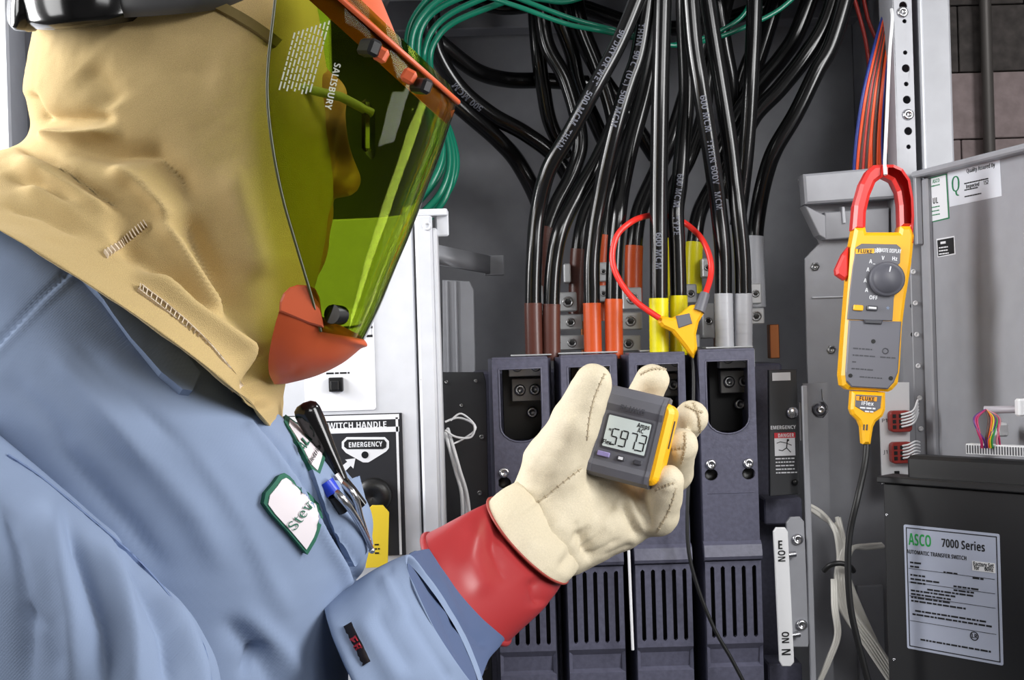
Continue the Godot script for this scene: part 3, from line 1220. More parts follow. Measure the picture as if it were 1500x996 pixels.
func build_switch() -> void:
	cover_mesh()
	var made := []
	for cp in cover_parts:
		cp[1].generate_normals()
		cp[1].index()
		made.append([cp[0], cp[1].commit(), mats[cp[2]]])
	var d := 1.59
	var cx := [761.0, 862.0, 962.0, 1064.0]
	var ty := [526.0, 522.5, 519.0, 514.0]
	var names := ["brown", "orange", "yellow", "grey"]
	for i in 4:
		var t := thing("pole_cover", "black moulded pole cover with arched window under the %s taped cables" % names[i], "cover", Transform3D(Basis(), P(cx[i], ty[i], d)), "pole covers of the transfer switch")
		for q in made:
			put(q[0], q[1], q[2], t)
	# dark base block behind the covers
	var st := new_st()
	var b0 := P(700, 545, 1.72)
	var b1 := P(1135, 545, 1.72)
	box(st, Vector3((b0.x + b1.x) * 0.5, b0.y - 0.29, -1.775), Vector3(b1.x - b0.x + 0.02, 0.58, 0.11), 0.003)
	tag(obj("transfer_switch_frame", st, mats.moulding), "dark moulded base block behind the four pole covers", "base")
	# terminals inside each window: copper pad, lug block and nuts
	for i in 4:
		var t := thing("window_terminal", "metal terminal with hex nuts inside the arched window below the %s tape" % names[i], "terminal", Transform3D(Basis(), P(cx[i] + 4, ty[i] + 40, 1.66)))
		st = new_st()
		box(st, Vector3(0.006, 0.026, 0.02), Vector3(0.046, 0.024, 0.02), 0.001)
		obj("lug_block", st, mats.aluminium, t)
		st = new_st()
		box(st, Vector3(0.008, -0.004, 0.006), Vector3(0.044, 0.030, 0.02), 0.001)
		obj("contact_plate", st, mat("dull_metal", col(120, 118, 116), 0.5, 0.8), t)
		for q in [[-0.006, 0.027, 0.030], [0.018, 0.027, 0.030], [-0.003, -0.004, 0.016], [0.016, -0.004, 0.016], [0.012, -0.034, 0.005]]:
			st = new_st()
			lathe(st, [Vector2(0.0075, 0), Vector2(0.0075, 0.003), Vector2(0.006, 0.005), Vector2(0.0035, 0.005), Vector2(0.003, 0.002), Vector2(0.0001, 0.002)], 12, Transform3D(Basis(), Vector3(q[0], q[1], q[2])))
			obj("nut", st, mat("bolt_metal", col(150, 150, 150), 0.32, 1.0), t)
		st = new_st()
		box(st, Vector3(0.004, -0.02, -0.01), Vector3(0.06, 0.1, 0.012), 0.001)
		obj("backing", st, mats.black, t)
	# aluminium cable lugs above the covers
	var lugs := [[832, 442, 13, 14, 1.72, "upper lug beside the brown pair"], [836, 472, 17, 11, 1.70, "middle lug beside the brown pair"], [838, 502, 19, 11, 1.69, "lowest lug beside the brown pair"], [884, 398, 7, 14, 1.78, "upper lug between the orange pair"], [884, 430, 7, 12, 1.76, "lower lug between the orange pair"],
		[926, 437, 14, 16, 1.72, "upper lug under the rear orange cable"], [924, 470, 17, 13, 1.70, "middle lug under the rear orange cable"], [921, 503, 18, 12, 1.69, "lowest lug under the rear orange cable"], [792, 440, 4, 22, 1.72, "narrow lug edge between the brown pair"], [831, 400, 5, 14, 1.76, "narrow lug edge above the brown pair's lugs"],
		[1012, 430, 9, 14, 1.72, "lug under the rear yellow cable"], [1038, 470, 9, 26, 1.72, "tall lug between the yellow coupling and the grey pair"], [1037, 392, 8, 14, 1.76, "lug behind the red loop's edge"], [1107, 430, 9, 15, 1.72, "upper lug under the rear grey cable"], [1108, 463, 12, 12, 1.70, "lower lug under the rear grey cable"], [1010, 500, 16, 10, 1.70, "lug behind the yellow coupling's tip"]]
	for l in lugs:
		var t := thing("cable_lug", "aluminium " + l[5], "lug", Transform3D(Basis(), P(l[0], l[1], l[4])), "aluminium lugs above the pole covers")
		st = new_st()
		var k: float = l[4] / F
		box(st, Vector3(0, 0, -0.015), Vector3(l[2] * 2 * k, l[3] * 2 * k, 0.03), 0.0015)
		obj("block", st, mats.aluminium, t)
		if l[2] > 6:
			st = new_st()
			var r: float = minf(l[2], l[3]) * k * 0.62
			lathe(st, [Vector2(r, 0), Vector2(r, 0.0015), Vector2(r * 0.72, 0.0018), Vector2(r * 0.66, -0.003), Vector2(0.0001, -0.003)], 20)
			obj("socket_screw", st, mats.bolt_metal, t)
			st = new_st()
			lathe(st, [Vector2(r * 0.64, 0.0), Vector2(r * 0.3, 0.0004), Vector2(0.0001, 0.0004)], 6)
			obj("hex_socket", st, mats.black, t)
	# copper bars that show between the sleeves
	for q in [[1048, 455, 1058, 520, 1.74, "beside the grey taped pair"], [1128, 475, 1142, 525, 1.74, "above the black side plate"], [852, 470, 858, 520, 1.75, "beside the orange taped pair"]]:
		st = new_st()
		pbox(st, q[0], q[1], q[2], q[3], q[4], 0.02, 0.001)
		tag(obj("copper_bar", st, mats.copper), "dull copper bus bar standing " + q[5], "bus bar", "copper bars above the pole covers")
	# thin bright steel strip above each pair of tops
	for q in [[748, 519, 808, 521, 1.64, "brown"], [818, 515.5, 905, 517.5, 1.64, "orange"], [938, 512, 1006, 514, 1.64, "yellow"], [1034, 507.5, 1103, 509.5, 1.64, "grey"]]:
		st = new_st()
		pbox(st, q[0], q[1], q[2], q[3], q[4], 0.03, 0.0004)
		tag(obj("barrier_strip", st, mats.aluminium), "thin bright metal strip under the %s taped cables" % q[5], "strip", "metal strips on the pole covers")

	# between the white panel and the covers: bracket, channel, dark side plate
	var br := thing("support_bracket", "grey steel bracket sticking out above the ribbed channel", "bracket", Transform3D(Basis(), P(685, 385, 1.75)))
	var bx := br.transform.affine_inverse()
	st = new_st()
	var bp := [P(640, 358, 1.72), P(728, 377, 1.92), P(728, 402, 1.92), P(640, 387, 1.72)]
	var q0 := []
	for p in bp:
		q0.append(bx * p)
	quad(st, q0[0], q0[1], q0[2], q0[3])
	var back := Vector3(-0.004, 0, -0.01)
	quad(st, q0[3] + back, q0[2] + back, q0[1] + back, q0[0] + back)
	for k in 4:
		quad(st, q0[k], q0[k] + back, q0[(k + 1) % 4] + back, q0[(k + 1) % 4])
	obj("arm", st, mats.paint_grey, br)
	st = new_st()
	box(st, bx * P(724, 389, 1.90), Vector3(0.03, 0.03, 0.008), 0.001)
	obj("end_tab", st, mats.paint_grey, br)
	var ch := thing("ribbed_channel", "grey ribbed sheet channel beside the white panel edge", "channel", Transform3D(Basis(), P(672, 470, 1.78)))
	st = new_st()
	prism(st, local_poly(ch.transform, [648, 410, 688, 412, 694, 424, 698, 620, 650, 620]), -0.006, 0.0, Transform3D(), 0.001)
	obj("sheet", st, mats.paint_grey, ch)
	for xx in [655, 668]:
		st = new_st()
		var p := local_at(ch.transform, xx, 412)
		var q := local_at(ch.transform, xx + 4, 620)
		tube_line(st, Vector3(p.x, p.y, 0), Vector3(q.x, q.y, 0), 0.0022, 8)
		obj("rib", st, mats.paint_grey, ch)
	var sp := thing("side_plate", "dark screwed side plate left of the brown taped pole cover", "plate", Transform3D(Basis(), P(680, 640, 1.66)))
	st = new_st()
	prism(st, local_poly(sp.transform, [646, 545, 708, 545, 712, 560, 722, 1030, 646, 1030]), -0.004, 0.0, Transform3D(), 0.0006)
	obj("plate", st, mat("plate_dark", col(52, 53, 56), 0.4), sp)
	for q in [[654, 560, 3], [697, 558, 3], [676, 594, 3], [703, 722, 4], [706, 640, 4]]:
		st = new_st()
		var p := local_at(sp.transform, q[0], q[1])
		screw(st, Vector3(p.x, p.y, 0), q[2] * 1.66 / F, 0.002)
		obj("screw", st, mats.bolt_metal, sp)
	st = new_st()
	pbox(st, 652, 950, 684, 968, 1.62, 0.03, 0.001)
	tag(obj("terminal_block", st, mats.white), "small white terminal block beneath the worker's sleeve", "terminal block")
	st = new_st()
	var cyl := P(703, 945, 1.6)
	tube_line(st, cyl + Vector3(0, 0.012, 0), cyl + Vector3(0, -0.03, 0), 0.009, 16)
	tag(obj("steel_standoff", st, mats.steel), "bright round steel standoff under the red glove cuff", "standoff")
	# white wires at that plate
	var bundles := [[[652, 618, 1.6, 672, 612, 1.6, 694, 622, 1.58, 690, 640, 1.58, 668, 640, 1.58, 652, 630, 1.58], "looped white wire at the dark side plate", 0.0014],
		[[655, 640, 1.6, 664, 660, 1.58, 672, 690, 1.58, 680, 720, 1.58, 684, 770, 1.59, 682, 800, 1.6], "bundled white wire running down the dark side plate", 0.0022],
		[[652, 634, 1.59, 660, 662, 1.575, 668, 692, 1.575, 676, 722, 1.575, 678, 770, 1.585, 676, 800, 1.6], "bundled white wire running down the dark side plate", 0.0024],
		[[656, 628, 1.6, 666, 662, 1.57, 674, 690, 1.57, 684, 724, 1.575, 689, 770, 1.58, 688, 800, 1.6], "bundled white wire running down the dark side plate", 0.0022],
		[[660, 616, 1.6, 676, 606, 1.6, 697, 626, 1.59, 680, 642, 1.59, 664, 650, 1.58], "looped white wire at the dark side plate", 0.0012]]
	for b in bundles:
		st = new_st()
		tube(st, cable_path(b[0], 6), b[2], 8)
		tag(obj("white_wire", st, mats.white), b[1], "wire", "white wires beside the side plate")

	# thin white rod between the second and third cover
	st = new_st()
	tube(st, cable_path([921, 806, 1.565, 924, 880, 1.565, 927, 952, 1.565], 3), 0.0018, 8)
	tag(obj("pale_rod", st, mats.white), "thin pale rod standing between two louvred pole covers", "rod")

	# black label plate to the right of the covers
	var lp := thing("label_plate", "black side plate with a red and white shock warning sticker", "plate", Transform3D(Basis(), P(1149, 635, 1.62)))
	var x := lp.transform
	st = new_st()
	prism(st, local_poly(x, [1126, 542, 1167, 541, 1172, 700, 1170, 724, 1128, 727]), -0.008, 0.0, Transform3D(), 0.0008)
	obj("plate", st, mats.plate_dark, lp)
	var rect := func(x0: float, y0: float, x1: float, y1: float, m: Material, called: String, z := 0.0004) -> void:
		var p := local_at(x, x0, y0)
		var q := local_at(x, x1, y1)
		var s := new_st()
		box(s, Vector3((p.x + q.x) * 0.5, (p.y + q.y) * 0.5, z), Vector3(absf(q.x - p.x), absf(q.y - p.y), 0.0006))
		obj(called, s, m, lp)
	rect.call(1131, 546, 1158, 557, mats.print_white, "sticker")
	rect.call(1134, 634, 1165, 667, mats.print_white, "sticker")
	rect.call(1134, 634, 1165, 641, mats.print_red, "sticker_band", 0.0006)
	var tp := local_at(x, 1147, 626)
	write(lp, "EMERGENCY", Vector3(tp.x, tp.y, 0.0003), 0.0036, mats.print_white, "bold", 1, 0.85)
	tp = local_at(x, 1151, 637.6)
	write(lp, "DANGER", Vector3(tp.x, tp.y, 0.0009), 0.0034, mats.print_white, "bold", 1, 0.8)
	# struck figure pictogram
	st = new_st()
	for s in [[1153, 646, 1152, 656, 1.6], [1152, 649, 1143, 647, 1.1], [1143, 647, 1138, 649, 1.0], [1152, 649, 1159, 652, 1.1], [1152, 656, 1158, 662, 1.3], [1152, 656, 1146, 660, 1.3], [1146, 660, 1141, 659, 1.2]]:
		var p := local_at(x, s[0], s[1])
		var q := local_at(x, s[2], s[3])
		var dir := (q - p)
		box(st, Vector3((p.x + q.x) * 0.5, (p.y + q.y) * 0.5, 0.0008), Vector3(dir.length() + 0.0008, s[4] * 1.62 / F, 0.0004), 0.0, Basis(Vector3(0, 0, 1), dir.angle()))
	prism(st, circle(local_at(x, 1154, 644.6), 1.8 * 1.62 / F, 10), 0.0006, 0.001)
	obj("pictogram", st, mats.print_black, lp)
	var sa := local_at(x, 1136, 672)
	var rows := []
	for k in 5:
		rows.append([sa.x, sa.x + (0.024 if k < 4 else 0.027), sa.y - k * 0.0045, 0.0016])
	small_print(lp, rows, mats.print_white, 12, 0.0004)
	for q in [[1160, 604, 9.0, "steel"], [1164, 706, 4.5, "black"]]:
		st = new_st()
		var p := local_at(x, q[0], q[1])
		lathe(st, [Vector2(q[2] * 1.62 / F, 0), Vector2(q[2] * 1.62 / F, 0.003), Vector2(q[2] * 0.7 * 1.62 / F, 0.006), Vector2(0.0001, 0.006)], 18, Transform3D(Basis(), Vector3(p.x, p.y, 0)))
		obj("round_knob", st, mats[q[3]], lp)

	# lever indicator lettered E ON / ON N
	var ind := thing("position_indicator", "bright aluminium lever bracket lettered E, ON, ON and N", "bracket", Transform3D(Basis(), P(1158, 865, 1.60)))
	x = ind.transform
	st = new_st()
	prism(st, local_poly(x, [1152, 766, 1158, 758, 1172, 757, 1178, 764, 1187, 938, 1184, 948, 1160, 948, 1156, 940]), -0.006, 0.0, Transform3D(), 0.001)
	obj("rear_plate", st, mats.paint_grey, ind)
	for q in [[1168, 790, 8.5], [1174, 915, 8.5]]:
		st = new_st()
		var p := local_at(x, q[0], q[1])
		screw(st, Vector3(p.x, p.y, 0.0), q[2] * 1.6 / F, 0.005)
		obj("bolt", st, mats.steel, ind)
	st = new_st()
	prism(st, local_poly(x, [1129, 776, 1133, 770, 1146, 770, 1150, 776, 1159, 965, 1154, 971, 1142, 971, 1138, 964]), 0.012, 0.017, Transform3D(), 0.0008)
	obj("front_bar", st, mats.white, ind)
	for q in [[1155, 811], [1161, 928]]:
		st = new_st()
		var p := local_at(x, q[0] - 8, q[1])
		tube_line(st, Vector3(p.x, p.y, 0.01), Vector3(p.x + 0.014, p.y, 0.006), 0.004, 12)
		obj("pivot_pin", st, mats.steel, ind)
	for q in [["E", 1138.5, 795, 0.011, "print_black"], ["ON", 1140.5, 811, 0.009, "print_black"], ["ON", 1146, 929, 0.009, "print_black"], ["N", 1147, 950, 0.011, "print_black"]]:
		var p := local_at(x, q[1], q[2])
		write(ind, q[0], Vector3(p.x, p.y, 0.0175), q[3], mats[q[4]], "bold", 1, 0.8, -PI / 2 if q[0] != "E" else 0.0)
	# tall dark lever blade right of it
	st = new_st()
	pbox(st, 1120, 730, 1175, 768, 1.66, 0.05, 0.002)
	tag(obj("mechanism_block", st, mats.moulding), "dark operating mechanism housing above the aluminium lever bracket", "mechanism")
	st = new_st()
	pbox(st, 1126, 972, 1176, 1040, 1.66, 0.05, 0.002)
	tag(obj("mechanism_block", st, mats.moulding), "dark operating mechanism housing below the aluminium lever bracket", "mechanism")
	st = new_st()
	var r0 := P(1173, 566, 1.58)
	box(st, Vector3(r0.x + 0.009, r0.y - 0.24, -1.6), Vector3(0.007, 0.48, 0.006), 0.001)
	tag(obj("steel_upright", st, mats.paint_grey), "tall narrow grey steel blade right of the black side plate", "blade")

# ---------------------------------------------------------------- power cables
func cable(a: Array, r: float, label: String, group: String, tape := "", tape_from := 0.0, words := "", word_at := 0.4, word_side := 0.0, word_h := 0.0078) -> Node3D:
	var pts := cable_path(a, 10)
	var shown := 0.0
	for i in range(1, pts.size()):
		shown += pts[i].distance_to(pts[i - 1])
	# upper end runs on to the gland plate in the cabinet's roof, above the opening
	for e in [a.size() - 3, 0]:
		if a[e + 1] < 0:
			var end := pts[pts.size() - 1] if e > 0 else pts[0]
			var run := []
			for k in range(1, 5):
				run.append(end + Vector3(0, 0.075 * k, -0.004 * k))
			if e > 0:
				pts.append_array(PackedVector3Array(run))
			else:
				run.reverse()
				var joined := PackedVector3Array(run)
				joined.append_array(pts)
				pts = joined
	var t := thing("power_cable", label, "cable", Transform3D(), group)
	t.position = pts[0]
	var loc := PackedVector3Array()
	for p in pts:
		loc.append(p - pts[0])
	var st := new_st()
	tube(st, loc, r, 18)
	obj("jacket", st, mats.cable, t)
	if tape != "":
		# wrapped tape over the lower end, up to the height of the photograph's row tape_from
		var sl := PackedVector3Array()
		for i in loc.size():
			var q := cam_xf.affine_inverse() * (loc[i] + pts[0])
			var py := 498.0 - q.y / -q.z * F
			if py < tape_from:
				# last piece ends exactly at the edge of the tape
				if sl.size():
					var q2 := cam_xf.affine_inverse() * (loc[i - 1] + pts[0])
					var py2 := 498.0 - q2.y / -q2.z * F
					sl.append(loc[i - 1].lerp(loc[i], (py2 - tape_from) / (py2 - py)))
				break
			sl.append(loc[i])
		if sl.size() > 1:
			var dense := PackedVector3Array()
			for i in sl.size() - 1:
				for k in 6:
					dense.append(sl[i].lerp(sl[i + 1], k / 6.0))
			dense.append(sl[sl.size() - 1])
			st = new_st()
			tube(st, dense, r + 0.0009, 18)
			obj("tape_sleeve", st, mats["tape_" + tape], t)
			# lapped edges of the wrapping
			for i in range(3, dense.size() - 1, 9):
				st = new_st()
				var ax := (dense[i + 1] - dense[i]).normalized()
				tube_line(st, dense[i], dense[i] + ax * 0.0012, r + 0.00125, 18)
				obj("tape_lap", st, mats["tape_" + tape], t)
	if words != "":
		# lettering printed along the jacket, on the side towards the room
		var n := loc.size()
		var fr := path_frames(loc)
		var acc := PackedFloat32Array([0.0])
		for i in range(1, n):
			acc.append(acc[i - 1] + loc[i].distance_to(loc[i - 1]))
		var s0 := shown * word_at
		var f := func(x: float, y: float, lift: float) -> Vector3:
			var s := clampf(s0 - x, 0.0, acc[n - 1] - 0.0001)
			var i := 0
			while acc[i + 1] < s:
				i += 1
			var u := (s - acc[i]) / (acc[i + 1] - acc[i])
			var c := loc[i].lerp(loc[i + 1], u)
			var ax := (loc[i + 1] - loc[i]).normalized()
			var to := (cam_xf.origin - (c + pts[0]))
			to = (to - ax * to.dot(ax)).normalized()
			var lat := ax.cross(to)
			var ang := (-y) / r + word_side
			return c + (to * cos(ang) + lat * -sin(ang)) * (r + lift)
		obj("lettering", bent_text(words, word_h, "bold", f), mats.print_grey, t)
	return t

func build_cables() -> void:
	mat("print_grey", col(92, 94, 104), 0.5)
	var g := "black power cables"
	# front row, bottom to top
	var f1 := 1.655
	cable([783, 528, f1, 781, 440, f1, 783, 370, f1, 788, 312, f1, 803, 250, 1.64, 836, 193, 1.63, 869, 132, 1.62, 899, 78, 1.62, 920, 33, 1.62, 945, -30, 1.62], 0.0108, "black power cable with a brown taped end at the outer edge of the row", g, "brown", 444, "90 DRY OR WET   500 MCM  THHN", 0.86, 0.25)
	cable([808, 528, f1, 808, 440, f1, 812, 380, f1, 822, 335, f1, 846, 285, 1.67, 875, 235, 1.68, 905, 170, 1.69, 930, 100, 1.7, 955, -30, 1.7], 0.0108, "black power cable with a brown taped end next to the orange pair", g, "brown", 446)
	cable([869, 525, f1, 867, 440, f1, 867, 380, f1, 872, 330, f1, 880, 285, 1.65, 890, 235, 1.64, 905, 175, 1.63, 922, 120, 1.63, 938, 70, 1.63, 953, -30, 1.63], 0.0108, "black power cable with an orange taped end beside the brown pair", g, "orange", 444, "THHN  90 C  (UL)  500 MCM", 0.88, 0.3)
	cable([900, 525, f1, 899, 440, f1, 901, 370, f1, 906, 315, f1, 912, 270, 1.67, 925, 211, 1.68, 946, 135, 1.69, 961, 60, 1.69, 972, -30, 1.69], 0.0108, "black power cable with an orange taped end inside the red loop", g, "orange", 438)
	cable([966, 520, 1.63, 965, 440, 1.63, 965, 360, 1.63, 965, 290, 1.63, 967, 150, 1.62, 970, 30, 1.62, 972, -40, 1.62], 0.0116, "straight black power cable with a yellow taped end inside the red loop", g, "yellow", 437, "600 MCM", 0.32, 0.0)
	cable([994, 520, 1.64, 994, 440, 1.64, 992, 360, 1.64, 990, 310, 1.64, 995, 271, 1.65, 1000, 211, 1.66, 1006, 135, 1.67, 1002, 30, 1.68, 1001, -40, 1.68], 0.0108, "black power cable with a yellow taped end beside the grey pair", g, "yellow", 433, "600 MCM   TYPE", 0.46, 0.0)
	cable([1062, 515, f1, 1060, 440, f1, 1059, 370, f1, 1053, 310, f1, 1045, 250, 1.64, 1037, 196, 1.63, 1025, 120, 1.62, 1016, 60, 1.62, 1008, -40, 1.62], 0.0112, "black power cable with a grey taped end lettered along its side", g, "grey", 430, "600 MCM   THHN 600V   MCM", 0.68, -0.1)
	cable([1089, 512, f1, 1089, 430, f1, 1087, 370, f1, 1081, 310, f1, 1075, 260, 1.66, 1067, 196, 1.66, 1055, 120, 1.66, 1043, 45, 1.66, 1030, -40, 1.66], 0.0108, "black power cable with a grey taped end at the right of the row", g, "grey", 430)
	# back row with short taped ends
	cable([797, 470, 1.8, 797, 400, 1.8, 800, 345, 1.8, 815, 300, 1.81, 840, 250, 1.82, 850, 200, 1.82, 830, 120, 1.82, 800, 60, 1.82, 790, -30, 1.82], 0.011, "black cable with brown tape in the rear row", "rear row of taped cables", "brown", 335)
	cable([845, 460, 1.79, 846, 400, 1.79, 850, 350, 1.79, 860, 310, 1.8, 885, 260, 1.82, 900, 190, 1.84, 880, 110, 1.84, 850, 30, 1.84, 840, -40, 1.84], 0.011, "black cable with brown tape rising behind the orange pair", "rear row of taped cables", "brown", 365)
	cable([928, 450, 1.79, 928, 400, 1.79, 930, 350, 1.79, 938, 305, 1.8, 960, 255, 1.82, 985, 200, 1.84, 1010, 120, 1.84, 1040, 20, 1.84, 1050, -40, 1.84], 0.0118, "black cable with orange tape seen through the red loop", "rear row of taped cables", "orange", 360)
	cable([1016, 430, 1.79, 1016, 400, 1.79, 1018, 350, 1.79, 1025, 310, 1.8, 1045, 270, 1.82, 1070, 220, 1.84, 1090, 150, 1.85, 1120, 60, 1.86, 1150, -40, 1.86], 0.0112, "black cable with yellow tape seen through the red loop", "rear row of taped cables", "yellow", 355)
	cable([1109, 450, 1.78, 1107, 400, 1.78, 1106, 350, 1.78, 1112, 300, 1.78, 1122, 255, 1.77, 1136, 217, 1.76, 1166, 166, 1.75, 1196, 105, 1.74, 1220, 60, 1.74, 1250, -40, 1.74], 0.0116, "black cable with a dark grey taped end swinging out to the right", "rear row of taped cables", "grey", 346)
	cable([880, 470, 1.8, 880, 400, 1.8, 884, 340, 1.8, 890, 290, 1.81, 910, 230, 1.82, 935, 160, 1.83, 950, 60, 1.84, 955, -40, 1.84], 0.011, "black cable with orange tape behind the orange pair", "rear row of taped cables", "orange", 345)
	cable([980, 440, 1.8, 980, 400, 1.8, 980, 330, 1.8, 985, 280, 1.81, 1010, 230, 1.82, 1030, 170, 1.84, 1040, 100, 1.85, 1075, -40, 1.86], 0.011, "black cable with yellow tape behind the yellow pair", "rear row of taped cables", "yellow", 350)
	# loose sweeping cables
	var gl := "sweeping black cables"
	cable([1080, 330, 1.75, 1088, 271, 1.74, 1095, 200, 1.73, 1100, 120, 1.72, 1104, 40, 1.72, 1106, -40, 1.72], 0.0108, "upright black cable beside the grey taped pair", gl)
	cable([1060, 290, 1.8, 1078, 230, 1.79, 1103, 172, 1.78, 1142, 130, 1.77, 1181, 81, 1.76, 1211, 30, 1.76, 1232, -40, 1.76], 0.0122, "thick black cable sweeping up to the upper right", gl)
	cable([1050, 230, 1.83, 1080, 170, 1.83, 1109, 127, 1.82, 1145, 84, 1.81, 1169, 45, 1.8, 1200, -40, 1.8], 0.0122, "thick black cable sweeping up behind another to the upper right", gl)
	cable([625, 45, 1.78, 655, 72, 1.8, 700, 105, 1.84, 745, 117, 1.88, 800, 118, 1.9, 860, 122, 1.92], 0.012, "black cable running level behind the upright cables", gl)
	cable([632, 20, 1.76, 640, 75, 1.78, 672, 128, 1.8, 720, 168, 1.83, 770, 196, 1.86, 815, 232, 1.88, 850, 290, 1.9], 0.012, "black cable curving down from the green wire loop", gl, "", 0.0, "500 MCM", 0.42, -0.2, 0.009)
	cable([655, 140, 1.8, 690, 170, 1.82, 730, 205, 1.85, 760, 240, 1.88, 790, 300, 1.9, 800, 360, 1.92], 0.0125, "lowest black cable curving down behind the brown pair", gl)
	cable([783, -30, 1.86, 785, 30, 1.86, 790, 90, 1.86, 796, 130, 1.87, 806, 180, 1.88, 830, 230, 1.9], 0.0112, "black cable hanging down behind the level cable", gl)
	cable([800, -30, 1.84, 820, 30, 1.85, 838, 80, 1.86, 848, 125, 1.87, 870, 175, 1.88, 900, 240, 1.9], 0.0112, "black cable slanting down behind the brown taped cables", gl)
	cable([835, -20, 1.9, 850, 50, 1.9, 880, 110, 1.9, 915, 160, 1.92, 960, 230, 1.94], 0.012, "rearmost black cable slanting behind the orange pair", gl)
	cable([1045, -40, 1.82, 1060, 60, 1.83, 1072, 140, 1.85, 1060, 230, 1.88, 1040, 300, 1.9], 0.0115, "black cable dropping behind the grey taped pair", gl)
	cable([1150, -40, 1.9, 1120, 40, 1.9, 1090, 110, 1.92, 1075, 190, 1.93, 1080, 280, 1.94], 0.0118, "black cable dropping in front of the back panel", gl)
	cable([640, -20, 1.95, 730, 10, 1.96, 830, 5, 1.97, 950, 40, 1.97, 1060, 30, 1.97, 1180, -20, 1.97], 0.012, "black cable lying along the cabinet's top beam", gl)

	# green earth wires
	var gg := "green earth wires"
	var loops := [
		[620, 330, 1.66, 652, 290, 1.66, 664, 240, 1.67, 655, 190, 1.68, 630, 130, 1.7, 613, 90, 1.7, 618, 40, 1.7, 650, 8, 1.7, 720, -20, 1.7],
		[612, 318, 1.65, 645, 282, 1.65, 658, 236, 1.66, 648, 180, 1.67, 622, 130, 1.69, 604, 90, 1.69, 607, 44, 1.69, 635, 6, 1.69, 690, -25, 1.69],
		[600, 305, 1.64, 632, 268, 1.64, 648, 225, 1.65, 640, 180, 1.66, 626, 130, 1.68, 620, 90, 1.71, 630, 50, 1.71, 660, 20, 1.71, 720, -8, 1.71],
		[606, 290, 1.67, 634, 250, 1.67, 642, 214, 1.68, 634, 170, 1.69, 615, 120, 1.71, 598, 85, 1.7, 600, 40, 1.7, 625, 0, 1.7, 660, -30, 1.7],
		[624, 320, 1.68, 657, 280, 1.68, 669, 240, 1.69, 660, 195, 1.7, 640, 150, 1.72, 630, 90, 1.73, 640, 56, 1.73, 670, 30, 1.73, 740, 2, 1.73],
		[610, 300, 1.69, 640, 262, 1.69, 652, 228, 1.7, 646, 190, 1.71, 636, 150, 1.73, 612, 70, 1.73, 626, 24, 1.73, 660, -4, 1.73, 700, -30, 1.73]]
	for l in loops:
		var st := new_st()
		tube(st, cable_path(l, 8), 0.0044, 12)
		tag(obj("green_wire", st, mats.green_wire), "glossy green wire looping down beside the orange visor rim", "wire", gg)
	var across := [
		[[690, -12, 1.72, 760, 10, 1.7, 830, 35, 1.7, 890, 47, 1.7, 960, 62, 1.75], "green wire slanting across the black cables at the top"],
		[[700, -25, 1.73, 770, 2, 1.71, 840, 28, 1.71, 900, 44, 1.72, 980, 66, 1.76, 1040, 58, 1.76, 1090, 40, 1.76, 1140, 15, 1.76, 1180, -20, 1.76], "long green wire sagging behind the yellow taped cables"],
		[[720, -6, 1.74, 780, -2, 1.74, 830, 3, 1.74, 880, -14, 1.74], "short green wire along the top of the cabinet"],
		[[985, 66, 1.77, 1010, 62, 1.77, 1050, 48, 1.77, 1090, 20, 1.77, 1110, -30, 1.77], "green wire rising behind the grey taped cables"]]
	for l in across:
		var st := new_st()
		tube(st, cable_path(l[0], 8), 0.0034, 12)
		tag(obj("green_wire", st, mats.green_wire), l[1], "wire", gg)

	# flexible current probe: red loop with a yellow coupling
	mat("loop_red", col(222, 46, 38), 0.35)
	var pr := thing("flexible_current_probe", "red flexible probe loop with yellow coupling round the yellow taped cables", "probe", Transform3D(Basis(), P(1000, 470, 1.60)))
	var iv := pr.transform.affine_inverse()
	var lp := [966, 466, 1.595, 930, 440, 1.60, 906, 408, 1.605, 897, 378, 1.61, 904, 345, 1.615, 925, 325, 1.622, 945, 317, 1.648, 965, 315, 1.675, 988, 319, 1.682, 1008, 330, 1.675, 1028, 350, 1.645, 1040, 378, 1.63, 1041, 405, 1.62, 1032, 434, 1.60]
	var pts := cable_path(lp, 8)
	var loc := PackedVector3Array()
	for p in pts:
		loc.append(iv * p)
	var st := new_st()
	tube(st, loc, 0.0038, 14)
	obj("loop", st, mats.loop_red, pr)
	st = new_st()
	tube(st, PackedVector3Array([iv * P(1033, 430, 1.60), iv * P(1029, 442, 1.597), iv * P(1024, 456, 1.595)]), 0.0062, 14, 0.0075)
	obj("end_fitting", st, mats.meter_grey, pr)
	st = new_st()
	prism(st, local_poly(pr.transform, [965, 463, 970, 463, 984, 466, 998, 459, 1012, 447, 1020, 446, 1031, 453, 1030, 460, 1023, 472, 1019, 490, 1021, 510, 1015, 527, 1012, 522, 1004, 510, 993, 496, 985, 486, 970, 479, 965, 473]), -0.012, 0.006, Transform3D(), 0.0035)
	obj("coupling", st, mats.fluke_yellow, pr)
	st = new_st()
	prism(st, local_poly(pr.transform, [989, 463, 1009, 459, 1013, 474, 993, 481]), 0.004, 0.0075, Transform3D(), 0.001)
	obj("grey_pad", st, mats.meter_grey, pr)
	st = new_st()
	tube(st, cable_path([1014, 522, 1.60, 1016, 560, 1.59, 1014, 640, 1.575, 1008, 720, 1.565, 1008, 800, 1.56, 1022, 860, 1.56, 1046, 920, 1.56, 1072, 966, 1.56, 1095, 1010, 1.56], 8), 0.0024, 10)
	tag(obj("probe_lead", st, mats.rubber_black), "thin black lead hanging from the red loop's yellow coupling", "lead")

